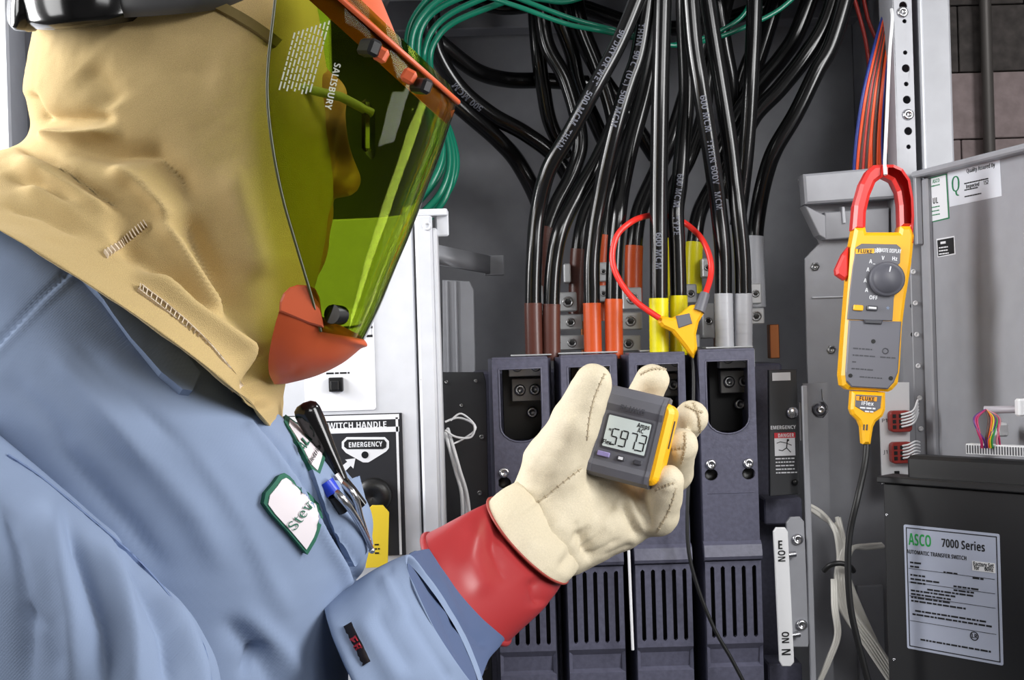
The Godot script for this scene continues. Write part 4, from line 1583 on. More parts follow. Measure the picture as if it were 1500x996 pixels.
# ---------------------------------------------------------------- right hand side of the cabinet
func build_right_side() -> void:
	# bundle of thin control wires
	var cols := {"orange": col(222, 78, 30), "blue": col(34, 52, 128), "brown": col(74, 46, 40), "red": col(176, 48, 40)}
	for k in cols:
		mat("wire_" + k, cols[k], 0.35)
	var order := ["blue", "orange", "brown", "red", "brown", "orange", "orange", "brown", "orange", "orange", "blue", "brown", "orange", "blue", "brown", "blue"]
	for i in order.size():
		var u := float(i) / (order.size() - 1)
		var st := new_st()
		var r := rng.randf_range(-2.0, 2.0)
		tube(st, cable_path([lerpf(1297, 1318, u), 16, 1.70 + 0.03 * absf(u - 0.5), lerpf(1286, 1314, u) + r, 50, 1.70, lerpf(1266, 1312, u) + r, 130, 1.69, lerpf(1255, 1312, u) + r, 200, 1.70, lerpf(1250, 1316, u), 262, 1.71, lerpf(1249, 1316, u), 300, 1.72], 6), 0.0024, 8)
		tag(obj("control_wire", st, mats["wire_" + order[i]]), "thin %s control wire in the bundle behind the white string" % order[i], "wire", "%s control wires in the bundle" % order[i])
	for q in [[1252, 0, 1268, 60, 1275, 120], [1262, -20, 1272, 30, 1290, 70]]:
		var st := new_st()
		tube(st, cable_path([q[0], q[1], 1.8, q[2], q[3], 1.8, q[4], q[5], 1.8], 6), 0.003, 8)
		tag(obj("control_wire", st, mats.wire_red), "dark red wire running up behind the control wire bundle", "wire", "red wires at the top")

	# sheet metal housing behind the clamp meter
	var hs := thing("sheet_housing", "light grey sheet metal housing behind the clamp meter", "housing", Transform3D(Basis(), P(1250, 420, 1.70)))
	var x := hs.transform
	var st := new_st()
	prism(st, local_poly(x, [1170, 262, 1330, 246, 1340, 1030, 1196, 1030, 1181, 378, 1202, 356]), -0.012, -0.008, Transform3D(), 0.0006)
	obj("rear_sheet", st, mats.paint_grey, hs)
	st = new_st()
	prism(st, local_poly(x, [1170, 259, 1318, 246, 1318, 292, 1173, 302]), 0.0, 0.028, Transform3D(), 0.003)
	obj("top_cap", st, mats.paint_grey, hs)
	st = new_st()
	prism(st, local_poly(x, [1174, 303, 1204, 318, 1205, 352, 1195, 346]), -0.012, 0.02, Transform3D(), 0.001)
	obj("gusset", st, mats.paint_grey, hs)
	st = new_st()
	prism(st, local_poly(x, [1206, 312, 1300, 305, 1300, 345, 1207, 352]), -0.008, 0.008, Transform3D(), 0.0012)
	obj("fold", st, mats.paint_grey, hs)
	st = new_st()
	prism(st, local_poly(x, [1230, 304, 1234, 304, 1236, 328, 1232, 328]), 0.0, 0.012, Transform3D(), 0.0008)
	obj("rib", st, mats.paint_light, hs)
	for q in [[1196, 390], [1220, 512]]:
		st = new_st()
		var p := local_at(x, q[0], q[1])
		lathe(st, [Vector2(0.006, 0), Vector2(0.006, 0.003), Vector2(0.003, 0.003), Vector2(0.003, 0.001), Vector2(0.0001, 0.001)], 6, Transform3D(Basis(), Vector3(p.x, p.y, -0.008)))
		obj("nut", st, mats.bolt_metal, hs)
	st = new_st()
	pbox(st, 1190, 434, 1246, 436, 1.705, 0.004, 0.0004)
	var seam := obj("seam", st, mats.paint_light, hs)
	seam.position = -x.origin
	# lower plate with the keyhole bolt
	var kp := thing("keyhole_plate", "grey steel plate hung on a bright bolt in a keyhole slot", "plate", Transform3D(Basis(), P(1195, 700, 1.665)))
	x = kp.transform
	st = new_st()
	var key := local_poly(x, [1196, 570, 1204, 570, 1205, 586, 1212, 594, 1213, 603, 1206, 612, 1196, 612, 1189, 604, 1189, 594, 1195, 586])
	holed(st, local_poly(x, [1176, 562, 1212, 560, 1222, 1030, 1190, 1030]), [key], -0.004, 0.0)
	obj("plate", st, mats.paint_grey, kp)
	st = new_st()
	box(st, Vector3(0, 0.074, -0.008), Vector3(0.036, 0.05, 0.004))
	obj("rear_plate", st, mats.paint_grey, kp)
	st = new_st()
	var p := local_at(x, 1201, 600)
	lathe(st, [Vector2(0.0085, -0.004), Vector2(0.0085, 0.001), Vector2(0.006, 0.004), Vector2(0.0055, 0.007), Vector2(0.003, 0.008), Vector2(0.0001, 0.006)], 18, Transform3D(Basis(), Vector3(p.x, p.y, 0)))
	obj("bolt", st, mats.steel, kp)
	# dark column behind, between housing and controller box
	st = new_st()
	pbox(st, 1240, 690, 1310, 1040, 1.78, 0.02, 0.001)
	tag(obj("rear_sheet_strip", st, mats.paint_grey), "grey sheet strip behind the white wiring loom", "sheet")
	st = new_st()
	pbox(st, 1258, 858, 1297, 1040, 1.70, 0.02, 0.001)
	tag(obj("wire_trough", st, mats.paint_grey), "short grey box standing behind the white wiring loom", "box")

	# white wiring loom
	mat("loom", col(222, 219, 211), 0.45)
	for i in 14:
		var u := float(i) / 13.0
		var w := rng.randf_range(-2.5, 2.5)
		var path: Array
		if i < 5:
			path = [1186 + w, 740 + u * 16, 1.63, 1205, 752 + u * 20, 1.62, 1222 + u * 8, 775 + w, 1.60, 1228 + u * 18, 810, 1.60, 1228 + u * 22, 840, 1.60, 1238 + u * 40, 890, 1.60, 1275 + u * 20, 945, 1.60, 1310 + u * 10, 1000, 1.60]
		elif i < 9:
			path = [1292 + w, 798 + w, 1.63, 1270, 797 + u * 6 + w, 1.62, 1248 + w, 803, 1.61, 1236 + u * 8, 826, 1.605, 1232 + u * 18, 845, 1.60, 1242 + u * 30, 890, 1.60, 1272 + u * 22, 945, 1.60, 1305 + u * 12, 1000, 1.60]
		else:
			path = [1215 + u * 14, 762 + w * 2, 1.61, 1222 + u * 16, 800, 1.60, 1220 + (u - 0.6) * 50, 842, 1.60, 1226 + (u - 0.6) * 55, 890, 1.595, 1262 + (u - 0.6) * 60, 945, 1.595, 1300 + (u - 0.6) * 50, 1000, 1.595]
		var s := new_st()
		tube(s, cable_path(path, 6), 0.0027, 8)
		tag(obj("loom_wire", s, mats.loom), "thin white wire in the tied loom beside the black controller box", "wire", "white wires of the tied loom")
	for i in 3:
		var s := new_st()
		tube(s, cable_path([1219 + i * 3, 848, 1.595, 1220 + i * 3, 890, 1.59, 1224 + i * 3, 930, 1.595, 1212 + i * 3, 965, 1.6, 1198 + i * 2, 1000, 1.61], 6), 0.0020, 8)
		tag(obj("loom_wire", s, mats.loom), "white wire leaving the tied loom downwards", "wire", "white wires hanging from the loom")
	st = new_st()
	tube(st, cable_path([1207, 836, 1.585, 1216, 828, 1.577, 1230, 825, 1.575, 1244, 829, 1.578, 1250, 836, 1.6], 5), 0.0034, 8)
	tag(obj("cable_tie", st, mats.rubber_black), "black cable tie round the white wiring loom", "cable tie")

	# pale board with two red plugs
	var bd := thing("circuit_board_strip", "narrow pale board with lettered rows beneath the clamp meter's plug", "board", Transform3D(Basis(), P(1305, 640, 1.645)))
	x = bd.transform
	st = new_st()
	prism(st, local_poly(x, [1287, 560, 1332, 560, 1334, 706, 1292, 709]), -0.003, 0.0, Transform3D(), 0.0003)
	obj("board", st, mats.white, bd)
	for q in [["P1", 1296, 616], ["J1", 1298, 662], ["P2", 1297, 708]]:
		var pp := local_at(x, q[1], q[2])
		write(bd, q[0], Vector3(pp.x, pp.y, 0.0002), 0.0042, mats.print_black, "sans", 1, 1.2)
	st = new_st()
	pbox(st, 1311, 690, 1318, 702, 1.642, 0.004, 0.0004)
	var chip := obj("chip", st, mats.black, bd)
	chip.position = -x.origin
	for q in [[1319, 617, "upper"], [1321, 663, "lower"]]:
		var pl := thing("red_plug", "red %s plug with white wires on the pale board" % q[2], "connector", Transform3D(Basis(), P(q[0], q[1], 1.635)))
		st = new_st()
		prism(st, rrect(32 * 1.635 / F, 31 * 1.635 / F, 0.005), -0.008, 0.004, Transform3D(), 0.001)
		obj("shell", st, mat("plug_red", col(150, 42, 34), 0.45), pl)
		for r in 3:
			for c in 2:
				st = new_st()
				box(st, Vector3(-0.009 + c * 0.008, 0.007 - r * 0.007, 0.004), Vector3(0.0045, 0.0048, 0.001))
				obj("socket", st, mats.black, pl)
		for k in 5:
			st = new_st()
			var y0 := 0.009 - k * 0.004
			tube(st, catmull([Vector3(0.0, y0, 0.003), Vector3(0.006, y0 + 0.002, 0.010), Vector3(0.014, y0 + 0.006, 0.012), Vector3(0.022, y0 + (0.018 if q[2] == "upper" else 0.004), 0.004)], 5), 0.0014, 7)
			obj("wire", st, mats.white, pl)
	# perforated strip below the hinge: dark strip with pale dots
	st = new_st()
	var a := P(1341, 480, 1.655)
	box(st, Vector3(a.x + 0.006, a.y - 0.02, -1.665), Vector3(0.018, 0.42, 0.012), 0.001)
	var dk := thing("hinge_strip", "narrow strip with a row of pale rivets beside the door hinge", "strip")
	obj("strip", st, mats.paint_grey, dk)
	for q in [[1337, 398], [1340, 444], [1342, 490], [1344, 536], [1346, 583], [1348, 628]]:
		st = new_st()
		screw(st, P(q[0] + 1, q[1], 1.6575), 0.0034, 0.0012)
		obj("rivet", st, mats.white, dk)

	# door swung open towards the room
	var hinge := P(1352, 252, 1.655)
	var dirx := Vector3(0.0466, 0, 0.203).normalized()
	var bs := Basis(dirx, Vector3.UP, dirx.cross(Vector3.UP))
	var door := thing("cabinet_door", "grey inner cabinet door with certification stickers swung open", "door", Transform3D(bs, hinge))
	x = door.transform
	st = new_st()
	box(st, Vector3(0.225, -0.55, -0.004), Vector3(0.45, 1.1, 0.008), 0.001)
	obj("sheet", st, mats.paint_grey, door)
	st = new_st()
	box(st, Vector3(0.225, -0.004, 0.008), Vector3(0.45, 0.008, 0.02), 0.002)
	obj("top_flange", st, mats.paint_grey, door)
	st = new_st()
	box(st, Vector3(0.010, -0.555, 0.003), Vector3(0.02, 1.09, 0.008), 0.002)
	obj("hinge_fold", st, mats.paint_grey, door)
	var stick := func(a4: Array, m: Material, z: float, called: String) -> void:
		var s := new_st()
		prism(s, local_poly(x, a4), z, z + 0.0004)
		obj(called, s, m, door)
	stick.call([1356, 262, 1387, 254, 1391, 320, 1360, 327], mats.print_green, 0.0, "sticker")
	stick.call([1357.5, 263.5, 1386, 256, 1389.5, 318.5, 1361, 325.5], mats.print_white, 0.0003, "sticker_face")
	stick.call([1388.5, 249, 1465, 234, 1468, 287, 1391.5, 303], mats.label_white, 0.0, "sticker")
	stick.call([1372, 350, 1398.5, 345.5, 1400, 372.5, 1374, 377], mats.print_white, 0.0, "sticker")
	stick.call([1373.5, 352, 1397.5, 347.5, 1398.5, 371, 1375, 375.5], mats.print_black, 0.0003, "sticker_face")
	var letter := func(s: String, px: float, py: float, h: float, m: Material, kind := "bold") -> void:
		var q := local_at(x, px, py)
		write(door, s, Vector3(q.x, q.y, 0.0008), h, m, kind, 1, 1.0)
	letter.call("Q", 1400.5, 270, 0.019, mats.print_green, "serif")
	letter.call("ASCO", 1372, 265, 0.0045, mats.print_green)
	letter.call("UL", 1371, 294, 0.0075, mats.print_black)
	letter.call("Quality Assured By", 1437, 246, 0.0050, mats.print_black, "sans")
	letter.call("Inspected     152", 1432, 270, 0.0040, mats.print_black, "sans")
	var o0 := local_at(x, 1361, 274)
	var o1 := local_at(x, 1361, 305)
	var o2 := local_at(x, 1376, 354)
	var ex := 0.026
	small_print(door, [[o0.x + 0.004, o0.x + ex, o0.y, 0.0016], [o1.x + 0.002, o1.x + ex, o1.y, 0.0014], [o1.x + 0.002, o1.x + ex, o1.y - 0.005, 0.0014], [o1.x + 0.002, o1.x + ex, o1.y - 0.010, 0.0014]], mats.print_green, 31, 0.0008)
	small_print(door, [[o2.x + 0.004, o2.x + 0.018, o2.y - 0.002, 0.003], [o2.x, o2.x + 0.022, o2.y - 0.008, 0.0016], [o2.x, o2.x + 0.022, o2.y - 0.012, 0.0016], [o2.x, o2.x + 0.022, o2.y - 0.016, 0.0016]], mats.print_white, 32, 0.0008)
	var o3 := local_at(x, 1413, 262)
	small_print(door, [[o3.x, o3.x + 0.05, o3.y - 0.006, 0.0014], [o3.x, o3.x + 0.03, o3.y - 0.014, 0.0014], [o3.x, o3.x + 0.035, o3.y - 0.022, 0.0014]], mats.print_black, 33, 0.0008)
	# hinge
	st = new_st()
	pbox(st, 1342, 252, 1351, 358, 1.645, 0.01, 0.001)
	var hg := obj("hinge_leaf", st, mats.paint_grey, door)
	hg.transform = x.affine_inverse()

	# white string that carries the clamp meter
	st = new_st()
	tube(st, cable_path([1306, 14, 1.63, 1307, 30, 1.60, 1303, 80, 1.56, 1300, 150, 1.53, 1297, 215, 1.51, 1296, 240, 1.50, 1297, 256, 1.495], 8), 0.0021, 8)
	tag(obj("hanging_string", st, mats.white), "white string that carries the clamp meter", "string")

# ---------------------------------------------------------------- controller box, bottom right
func build_controller() -> void:
	var o := P(1297, 850, 1.518)
	var dx := Vector3(0.0769, 0, 0.088).normalized()
	var bs := Basis(dx, Vector3.UP, dx.cross(Vector3.UP))
	var t := thing("controller_box", "black transfer switch controller box with a grey rating label", "control box", Transform3D(bs, o))
	var x := t.transform
	var inv := x.affine_inverse()
	mat("box_black", col(24, 24, 26), 0.5)
	var top := local_at(x, 1297, 707).y
	var st := new_st()
	box(st, Vector3(0.1, (top - 0.4) * 0.5, -0.015), Vector3(0.2, top + 0.4, 0.03), 0.002)
	obj("housing", st, mats.box_black, t)
	st = new_st()
	box(st, Vector3(0.1, top + 0.004, -0.012), Vector3(0.21, 0.008, 0.036), 0.0015)
	obj("lid_edge", st, mats.box_black, t)
	st = new_st()
	var y1 := local_at(x, 1330, 668).y
	box(st, Vector3(0.118, (top + y1) * 0.5, -0.020), Vector3(0.18, y1 - top, 0.026), 0.004)
	obj("raised_cover", st, mats.box_black, t)
	for q in [[1299, 754], [1310, 966]]:
		st = new_st()
		var p := local_at(x, q[0], q[1])
		screw(st, Vector3(maxf(p.x, 0.003), p.y, 0), 0.0018, 0.001)
		obj("rivet", st, mats.steel, t)
	# rating label
	var poly := local_poly(x, [1324, 768, 1459, 787, 1470, 975, 1333, 945])
	var lo := poly[0]
	var hi := poly[0]
	for p in poly:
		lo = lo.min(p)
		hi = hi.max(p)
	st = new_st()
	var w := hi.x - lo.x
	var h := hi.y - lo.y
	var c := (lo + hi) * 0.5
	prism(st, rrect(w, h, 0.002, 3, c), 0.0, 0.0006)
	var lab := obj("rating_label", st, mat("label_grey", col(176, 182, 200), 0.4), t)
	st = new_st()
	for e in [[0, 0.5, 1, 0], [0, -0.5, 1, 0], [0.5, 0, 0, 1], [-0.5, 0, 0, 1]]:
		box(st, Vector3(c.x + e[0] * (w - 0.007), c.y + e[1] * (h - 0.007), 0.0007), Vector3(0.0011 if e[2] == 0 else w - 0.006, 0.0011 if e[3] == 0 else h - 0.006, 0.0003))
	for yy in [0.15, 0.04, -0.07, -0.27]:
		box(st, Vector3(c.x - 0.001, c.y + yy * h, 0.0007), Vector3(w - 0.012, 0.0005, 0.0003))
	obj("ruled_line", st, mats.print_black, lab)
	var wr := func(s: String, u: float, v: float, hh: float, m: Material, al := 1, sq := 1.0, kind := "bold") -> void:
		write(lab, s, Vector3(lo.x + u * w, lo.y + v * h, 0.0007), hh, m, kind, al, sq)
	mat("asco_green", col(30, 150, 70), 0.5)
	wr.call("ASCO", 0.175, 0.885, 0.0135, mats.asco_green, 1, 0.62)
	wr.call("7000 Series", 0.63, 0.885, 0.0095, mats.print_black, 1, 0.76)
	wr.call("AUTOMATIC TRANSFER SWITCH", 0.345, 0.785, 0.0040, mats.print_black, 1, 0.8)
	st = new_st()
	box(st, Vector3(lo.x + 0.835 * w, lo.y + 0.735 * h, 0.0008), Vector3(w * 0.23, h * 0.075, 0.0004))
	obj("white_patch", st, mats.white, lab)
	write(lab, "Factory Set", Vector3(lo.x + 0.835 * w, lo.y + 0.752 * h, 0.0011), 0.0030, mats.print_black, "bold", 1, 0.72)
	write(lab, "for     60Hz", Vector3(lo.x + 0.835 * w, lo.y + 0.722 * h, 0.0011), 0.0030, mats.print_black, "bold", 1, 0.72)
	var rows := []
	for q in [[0.06, 0.2, 0.70], [0.06, 0.16, 0.668], [0.42, 0.58, 0.655], [0.72, 0.83, 0.64], [0.06, 0.22, 0.60], [0.06, 0.37, 0.568], [0.06, 0.22, 0.54], [0.52, 0.8, 0.555], [0.52, 0.74, 0.525], [0.24, 0.72, 0.50], [0.06, 0.55, 0.475], [0.06, 0.5, 0.447], [0.06, 0.5, 0.42], [0.06, 0.64, 0.392], [0.1, 0.85, 0.315], [0.07, 0.9, 0.285], [0.15, 0.9, 0.09]]:
		rows.append([lo.x + q[0] * w, lo.x + q[1] * w, lo.y + q[2] * h, 0.0020])
	small_print(lab, rows, mats.print_black, 44, 0.0007)
	st = new_st()
	lathe(st, [Vector2(0.0052, 0.0006), Vector2(0.0052, 0.001), Vector2(0.0042, 0.001), Vector2(0.0042, 0.0006)], 20, Transform3D(Basis(), Vector3(lo.x + 0.72 * w, lo.y + 0.19 * h, 0)))
	obj("round_mark", st, mats.print_black, lab)
	wr.call("LR", 0.72, 0.19, 0.0042, mats.print_black, 1, 1.0)

	# pale pin header and ribbon of coloured wires on the box
	var hd := thing("pin_header", "long pale pin header on top of the black controller box", "connector", Transform3D(bs, P(1462, 659, 1.42)))
	st = new_st()
	var hw := 72.0 * 1.42 / F * 1.3
	box(st, Vector3(0, 0, 0), Vector3(hw, 0.012, 0.012), 0.0006)
	obj("body", st, mats.white, hd)
	for i in 22:
		st = new_st()
		box(st, Vector3(-hw * 0.47 + hw * 0.94 * i / 21.0, 0.0, 0.0062), Vector3(hw / 60.0, 0.009, 0.0008))
		obj("slot", st, mats.meter_dark, hd)
	var cc := {"magenta": col(170, 40, 90), "violet": col(82, 40, 110), "orange": col(214, 96, 30), "yellow": col(214, 190, 40), "green": col(40, 140, 70), "pink": col(206, 130, 140), "brown": col(70, 44, 38)}
	var wires := [["magenta", 1438, 1432], ["violet", 1442, 1427], ["magenta", 1437, 1429], ["brown", 1444, 1448], ["violet", 1446, 1458], ["orange", 1447, 1452], ["yellow", 1450, 1455], ["green", 1453, 1460], ["pink", 1460, 1464], ["magenta", 1464, 1461]]
	for q in wires:
		st = new_st()
		var mid: float = q[2]
		tube(st, cable_path([1444, 600, 1.425, mid, 612, 1.42, lerpf(mid, q[1], 0.35), 630, 1.415, q[1], 645, 1.415, q[1] + 1, 656, 1.418], 6), 0.0012, 7)
		tag(obj("ribbon_wire", st, mat("rw_" + q[0], cc[q[0]], 0.4)), "thin %s wire looping from the grey sleeve to the pin header" % q[0], "wire", "%s wires at the pin header" % q[0])
	st = new_st()
	tube(st, cable_path([1442, 600, 1.43, 1465, 600, 1.42, 1500, 599, 1.40, 1560, 596, 1.37], 5), 0.0042, 14)
	tag(obj("wire_sleeve", st, mat("sleeve_grey", col(170, 165, 172), 0.4)), "grey sleeve leading coloured wires to the pin header", "sleeve")
	st = new_st()
	pbox(st, 1492, 584, 1520, 610, 1.39, 0.012, 0.002)
	tag(obj("sleeve_clip", st, mats.white), "white clip round the grey wire sleeve", "clip")
	st = new_st()
	pbox(st, 1462, 620, 1478, 640, 1.45, 0.02, 0.002)
	tag(obj("standoff_clip", st, mats.white), "small pale plastic block behind the pin header", "block")

# ---------------------------------------------------------------- clamp meter
func build_clamp_meter() -> void:
	# frame: origin in the middle of the body, y towards the jaw
	var d := 1.50
	var bs := cam_xf.basis * Basis(Vector3(0, 0, 1), deg_to_rad(-4.2)) * Basis(Vector3(0, 1, 0), deg_to_rad(-4.0))
	var t := thing("clamp_meter", "yellow and grey clamp meter with red jaw hanging on white string", "meter", Transform3D(bs, P(1286, 440, d)))
	var x := t.transform
	# lower yellow body
	var st := new_st()
	prism(st, local_poly(x, [1253, 333, 1268, 332, 1270, 340, 1318, 340, 1320, 331, 1336, 331, 1340, 345, 1336, 385, 1327, 440, 1322, 480, 1319, 540, 1316, 562, 1308, 571, 1302, 574, 1243, 571, 1235, 565, 1233, 550, 1238, 480, 1243, 420, 1247, 365]), -0.030, 0.0, Transform3D(), 0.004)
	obj("body", st, mats.fluke_yellow, t)
	# grey face
	st = new_st()
	prism(st, local_poly(x, [1254, 362, 1262, 357, 1313, 358, 1319, 363, 1318, 385, 1312, 392, 1312, 425, 1309, 438, 1307, 470, 1241, 468, 1245, 425, 1249, 390]), -0.004, 0.0018, Transform3D(), 0.0006)
	obj("face", st, mats.meter_grey, t)
	# red jaw halves
	for half in [[1250, 336, 1253, 300, 1262, 268, 1272, 249, 1281, 241, 1295, 240, 1295, 258, 1284, 266, 1276, 285, 1270, 310, 1269, 338], [1296, 240, 1311, 240, 1324, 246, 1335, 262, 1340, 290, 1341, 316, 1338, 360, 1334, 360, 1332, 332, 1320, 332, 1319, 300, 1316, 280, 1308, 264, 1296, 258]]:
		st = new_st()
		prism(st, local_poly(x, half), -0.026, -0.002, Transform3D(), 0.004)
		obj("jaw", st, mats.jaw_red, t)
	st = new_st()
	prism(st, local_poly(x, [1245, 360, 1236, 372, 1226, 394, 1227, 402, 1239, 410, 1246, 404]), -0.022, -0.006, Transform3D(), 0.003)
	obj("trigger", st, mats.jaw_red, t)
	# rotary dial
	var dp := local_at(x, 1298, 409)
	st = new_st()
	lathe(st, [Vector2(0.0205, 0.0015), Vector2(0.0205, 0.007), Vector2(0.0185, 0.0085), Vector2(0.016, 0.0082), Vector2(0.0155, 0.0105), Vector2(0.0001, 0.0108)], 36, Transform3D(Basis(), Vector3(dp.x, dp.y, 0)))
	obj("dial", st, mat("dial_grey", col(84, 84, 92), 0.5), t)
	st = new_st()
	box(st, Vector3(dp.x + 0.0015, dp.y + 0.0115, 0.0109), Vector3(0.0014, 0.0065, 0.0004), 0.0, Basis(Vector3(0, 0, 1), -0.15))
	obj("dial_mark", st, mats.print_white, t)
	# markings round the dial
	var lt := func(s: String, px: float, py: float, h: float, m: Material, sq := 1.0) -> void:
		var q := local_at(x, px, py)
		write(t, s, Vector3(q.x, q.y, 0.0019), h, m, "bold", 1, sq)
	st = new_st()
	var yb := local_poly(x, [1253, 365, 1280, 364, 1280, 371, 1253, 372])
	prism(st, yb, 0.001, 0.0021)
	obj("brand_bar", st, mats.fluke_yellow, t)
	var fl := local_at(x, 1266.5, 368.2)
	write(t, "FLUKE", Vector3(fl.x, fl.y, 0.0022), 0.0040, mats.print_black, "bold", 1, 0.9)
	lt.call("381", 1285, 367.6, 0.0026, mats.print_white, 0.75)
	lt.call("REMOTE DISPLAY", 1301.5, 367.2, 0.0018, mats.print_white, 0.55)
	for q in [["A", 1275, 383], ["V", 1293, 378], ["Hz", 1310, 379], ["~", 1280, 387], ["A", 1271, 395], ["A", 1267, 411], ["A", 1269, 425], ["OFF", 1279, 436]]:
		lt.call(q[0], q[1], q[2], 0.0034, mats.print_white, 0.85)
	# buttons
	for q in [[1256.5, 451, 0.0115, 0.0065, "fluke_yellow"], [1277, 451.5, 0.0125, 0.006, "meter_dark"]]:
		st = new_st()
		var p := local_at(x, q[0], q[1])
		prism(st, rrect(q[2], q[3], 0.0015, 3, p), 0.001, 0.0042, Transform3D(), 0.0008)
		obj("button", st, mats[q[4]], t)
	st = new_st()
	var p2 := local_at(x, 1277, 451)
	box(st, Vector3(p2.x, p2.y, 0.0043), Vector3(0.009, 0.0022, 0.0003))
	obj("button_mark", st, mats.print_white, t)
	lt.call("*", 1300, 453, 0.006, mat("bluish", col(120, 135, 160), 0.5))
	# docking bay for the display
	st = new_st()
	prism(st, local_poly(x, [1243, 469, 1320, 471, 1315, 545, 1309, 560, 1300, 570, 1247, 567, 1239, 558, 1238, 545]), -0.004, 0.003, Transform3D(), 0.0015)
	obj("docking_bay", st, mat("bay_grey", col(104, 104, 112), 0.45), t)
	st = new_st()
	prism(st, local_poly(x, [1264, 468, 1292, 469, 1290, 475, 1266, 474]), 0.002, 0.006, Transform3D(), 0.001)
	obj("latch", st, mats.meter_dark, t)
	for q in [[1278.5, 500, 3.2], [1245, 550, 3.0], [1304, 554, 3.2]]:
		st = new_st()
		prism(st, circle(local_at(x, q[0], q[1]), q[2] * d / F, 14), 0.002, 0.0034)
		obj("screw_hole", st, mats.black, t)
	var b := local_at(x, 1249, 510)
	small_print(t, [[b.x, b.x + 0.022, b.y, 0.0016], [b.x, b.x + 0.026, b.y - 0.008, 0.0016], [b.x + 0.032, b.x + 0.05, b.y - 0.008, 0.0016], [b.x, b.x + 0.006, b.y - 0.016, 0.0016], [b.x, b.x + 0.026, b.y - 0.024, 0.0016], [b.x + 0.010, b.x + 0.036, b.y - 0.033, 0.0014]], mats.meter_dark, 51, 0.0031)
	st = new_st()
	var rm := local_at(x, 1296, 514)
	lathe(st, [Vector2(0.0038, 0.003), Vector2(0.0038, 0.0034), Vector2(0.0026, 0.0034), Vector2(0.0026, 0.003)], 18, Transform3D(Basis(), Vector3(rm.x, rm.y, 0)))
	obj("round_mark", st, mats.meter_dark, t)
	# plug of the flexible probe
	var pl := thing("probe_plug", "yellow probe plug pushed into the bottom of the clamp meter", "plug", Transform3D(bs, P(1273, 610, d)))
	x = pl.transform
	st = new_st()
	prism(st, local_poly(x, [1249, 573, 1298, 575, 1298, 600, 1294, 610, 1284, 618, 1280, 626, 1276, 651, 1265, 651, 1263, 626, 1259, 617, 1250, 608, 1247, 600]), -0.020, -0.002, Transform3D(), 0.003)
	obj("shell", st, mats.fluke_yellow, pl)
	st = new_st()
	prism(st, local_poly(x, [1254, 578, 1292, 580, 1290, 598, 1282, 603, 1266, 603, 1253, 595]), -0.003, -0.0012, Transform3D(), 0.0004)
	obj("badge", st, mats.meter_grey, pl)
	st = new_st()
	prism(st, local_poly(x, [1254.5, 580, 1285, 581.5, 1284.5, 588, 1254.5, 586.5]), -0.002, -0.0006)
	obj("brand_bar", st, mat("amber", col(240, 160, 30), 0.4), pl)
	var q1 := local_at(x, 1270, 584)
	write(pl, "FLUKE", Vector3(q1.x, q1.y, -0.0005), 0.0044, mats.print_black, "bold", 1, 0.95)
	q1 = local_at(x, 1271, 591)
	write(pl, "iFlex", Vector3(q1.x, q1.y, -0.001), 0.0034, mats.print_white, "bold", 1, 1.0)
	q1 = local_at(x, 1260, 597)
	small_print(pl, [[q1.x, q1.x + 0.018, q1.y - 0.0, 0.0018], [q1.x + 0.006, q1.x + 0.016, q1.y - 0.004, 0.0016]], mats.print_white, 61, -0.001)
	for px in [1266, 1270.5]:
		st = new_st()
		var a := local_at(x, px, 626)
		box(st, Vector3(a.x, a.y, -0.0018), Vector3(0.0016, 0.007, 0.0008))
		obj("grip_slot", st, mats.meter_dark, pl)
	st = new_st()
	tube(st, cable_path([1270, 648, 1.51, 1267, 680, 1.50, 1256, 730, 1.48, 1245, 780, 1.48, 1242, 830, 1.48, 1246, 890, 1.48, 1258, 945, 1.48, 1275, 1010, 1.48], 8), 0.0039, 12)
	tag(obj("plug_lead", st, mats.rubber_black), "black lead hanging from the yellow probe plug", "lead")

# ---------------------------------------------------------------- the electrician
func weave(lines: int, seed_: int) -> ImageTexture:
	# diagonal twill: height map of one small tile
	var n := 128
	var im := Image.create(n, n, false, Image.FORMAT_RGB8)
	var r := RandomNumberGenerator.new()
	r.seed = seed_
	for y in n:
		for x in n:
			var v := 0.5 + 0.5 * sin(TAU * lines * (x + y) / float(n))
			v = v * 0.8 + r.randf() * 0.2
			im.set_pixel(x, y, Color(v, v, v))
	return ImageTexture.create_from_image(im)

func arc_rows(rows: Array, v: float) -> Array:
	# rows: [near x, near y, front x, front y, half width, depth]; smooth between rows
	var m := rows.size()
	var t := clampf(v, 0.0, 1.0) * (m - 1)
	var i := mini(int(t), m - 2)
	var out := []
	for k in 6:
		out.append(cubic_interpolate(rows[i][k], rows[i + 1][k], rows[maxi(i - 1, 0)][k], rows[mini(i + 2, m - 1)][k], t - i))
	return out

func arc_point(rows: Array, v: float, th: float, bump := 0.0, e := 1.0) -> Vector3:
	# th 0 = near edge, PI/2 = foremost, PI = far edge
	var q := arc_rows(rows, v)
	var s := pow(sin(th), e)
	var a := Vector2(q[0], q[1]).lerp(Vector2(q[2], q[3]), s)
	var p := P(a.x, a.y, q[5] - q[4] * cos(th))
	if bump != 0.0:
		var c := P(q[0], q[1], q[5])
		p += (p - c).normalized() * bump
	return p

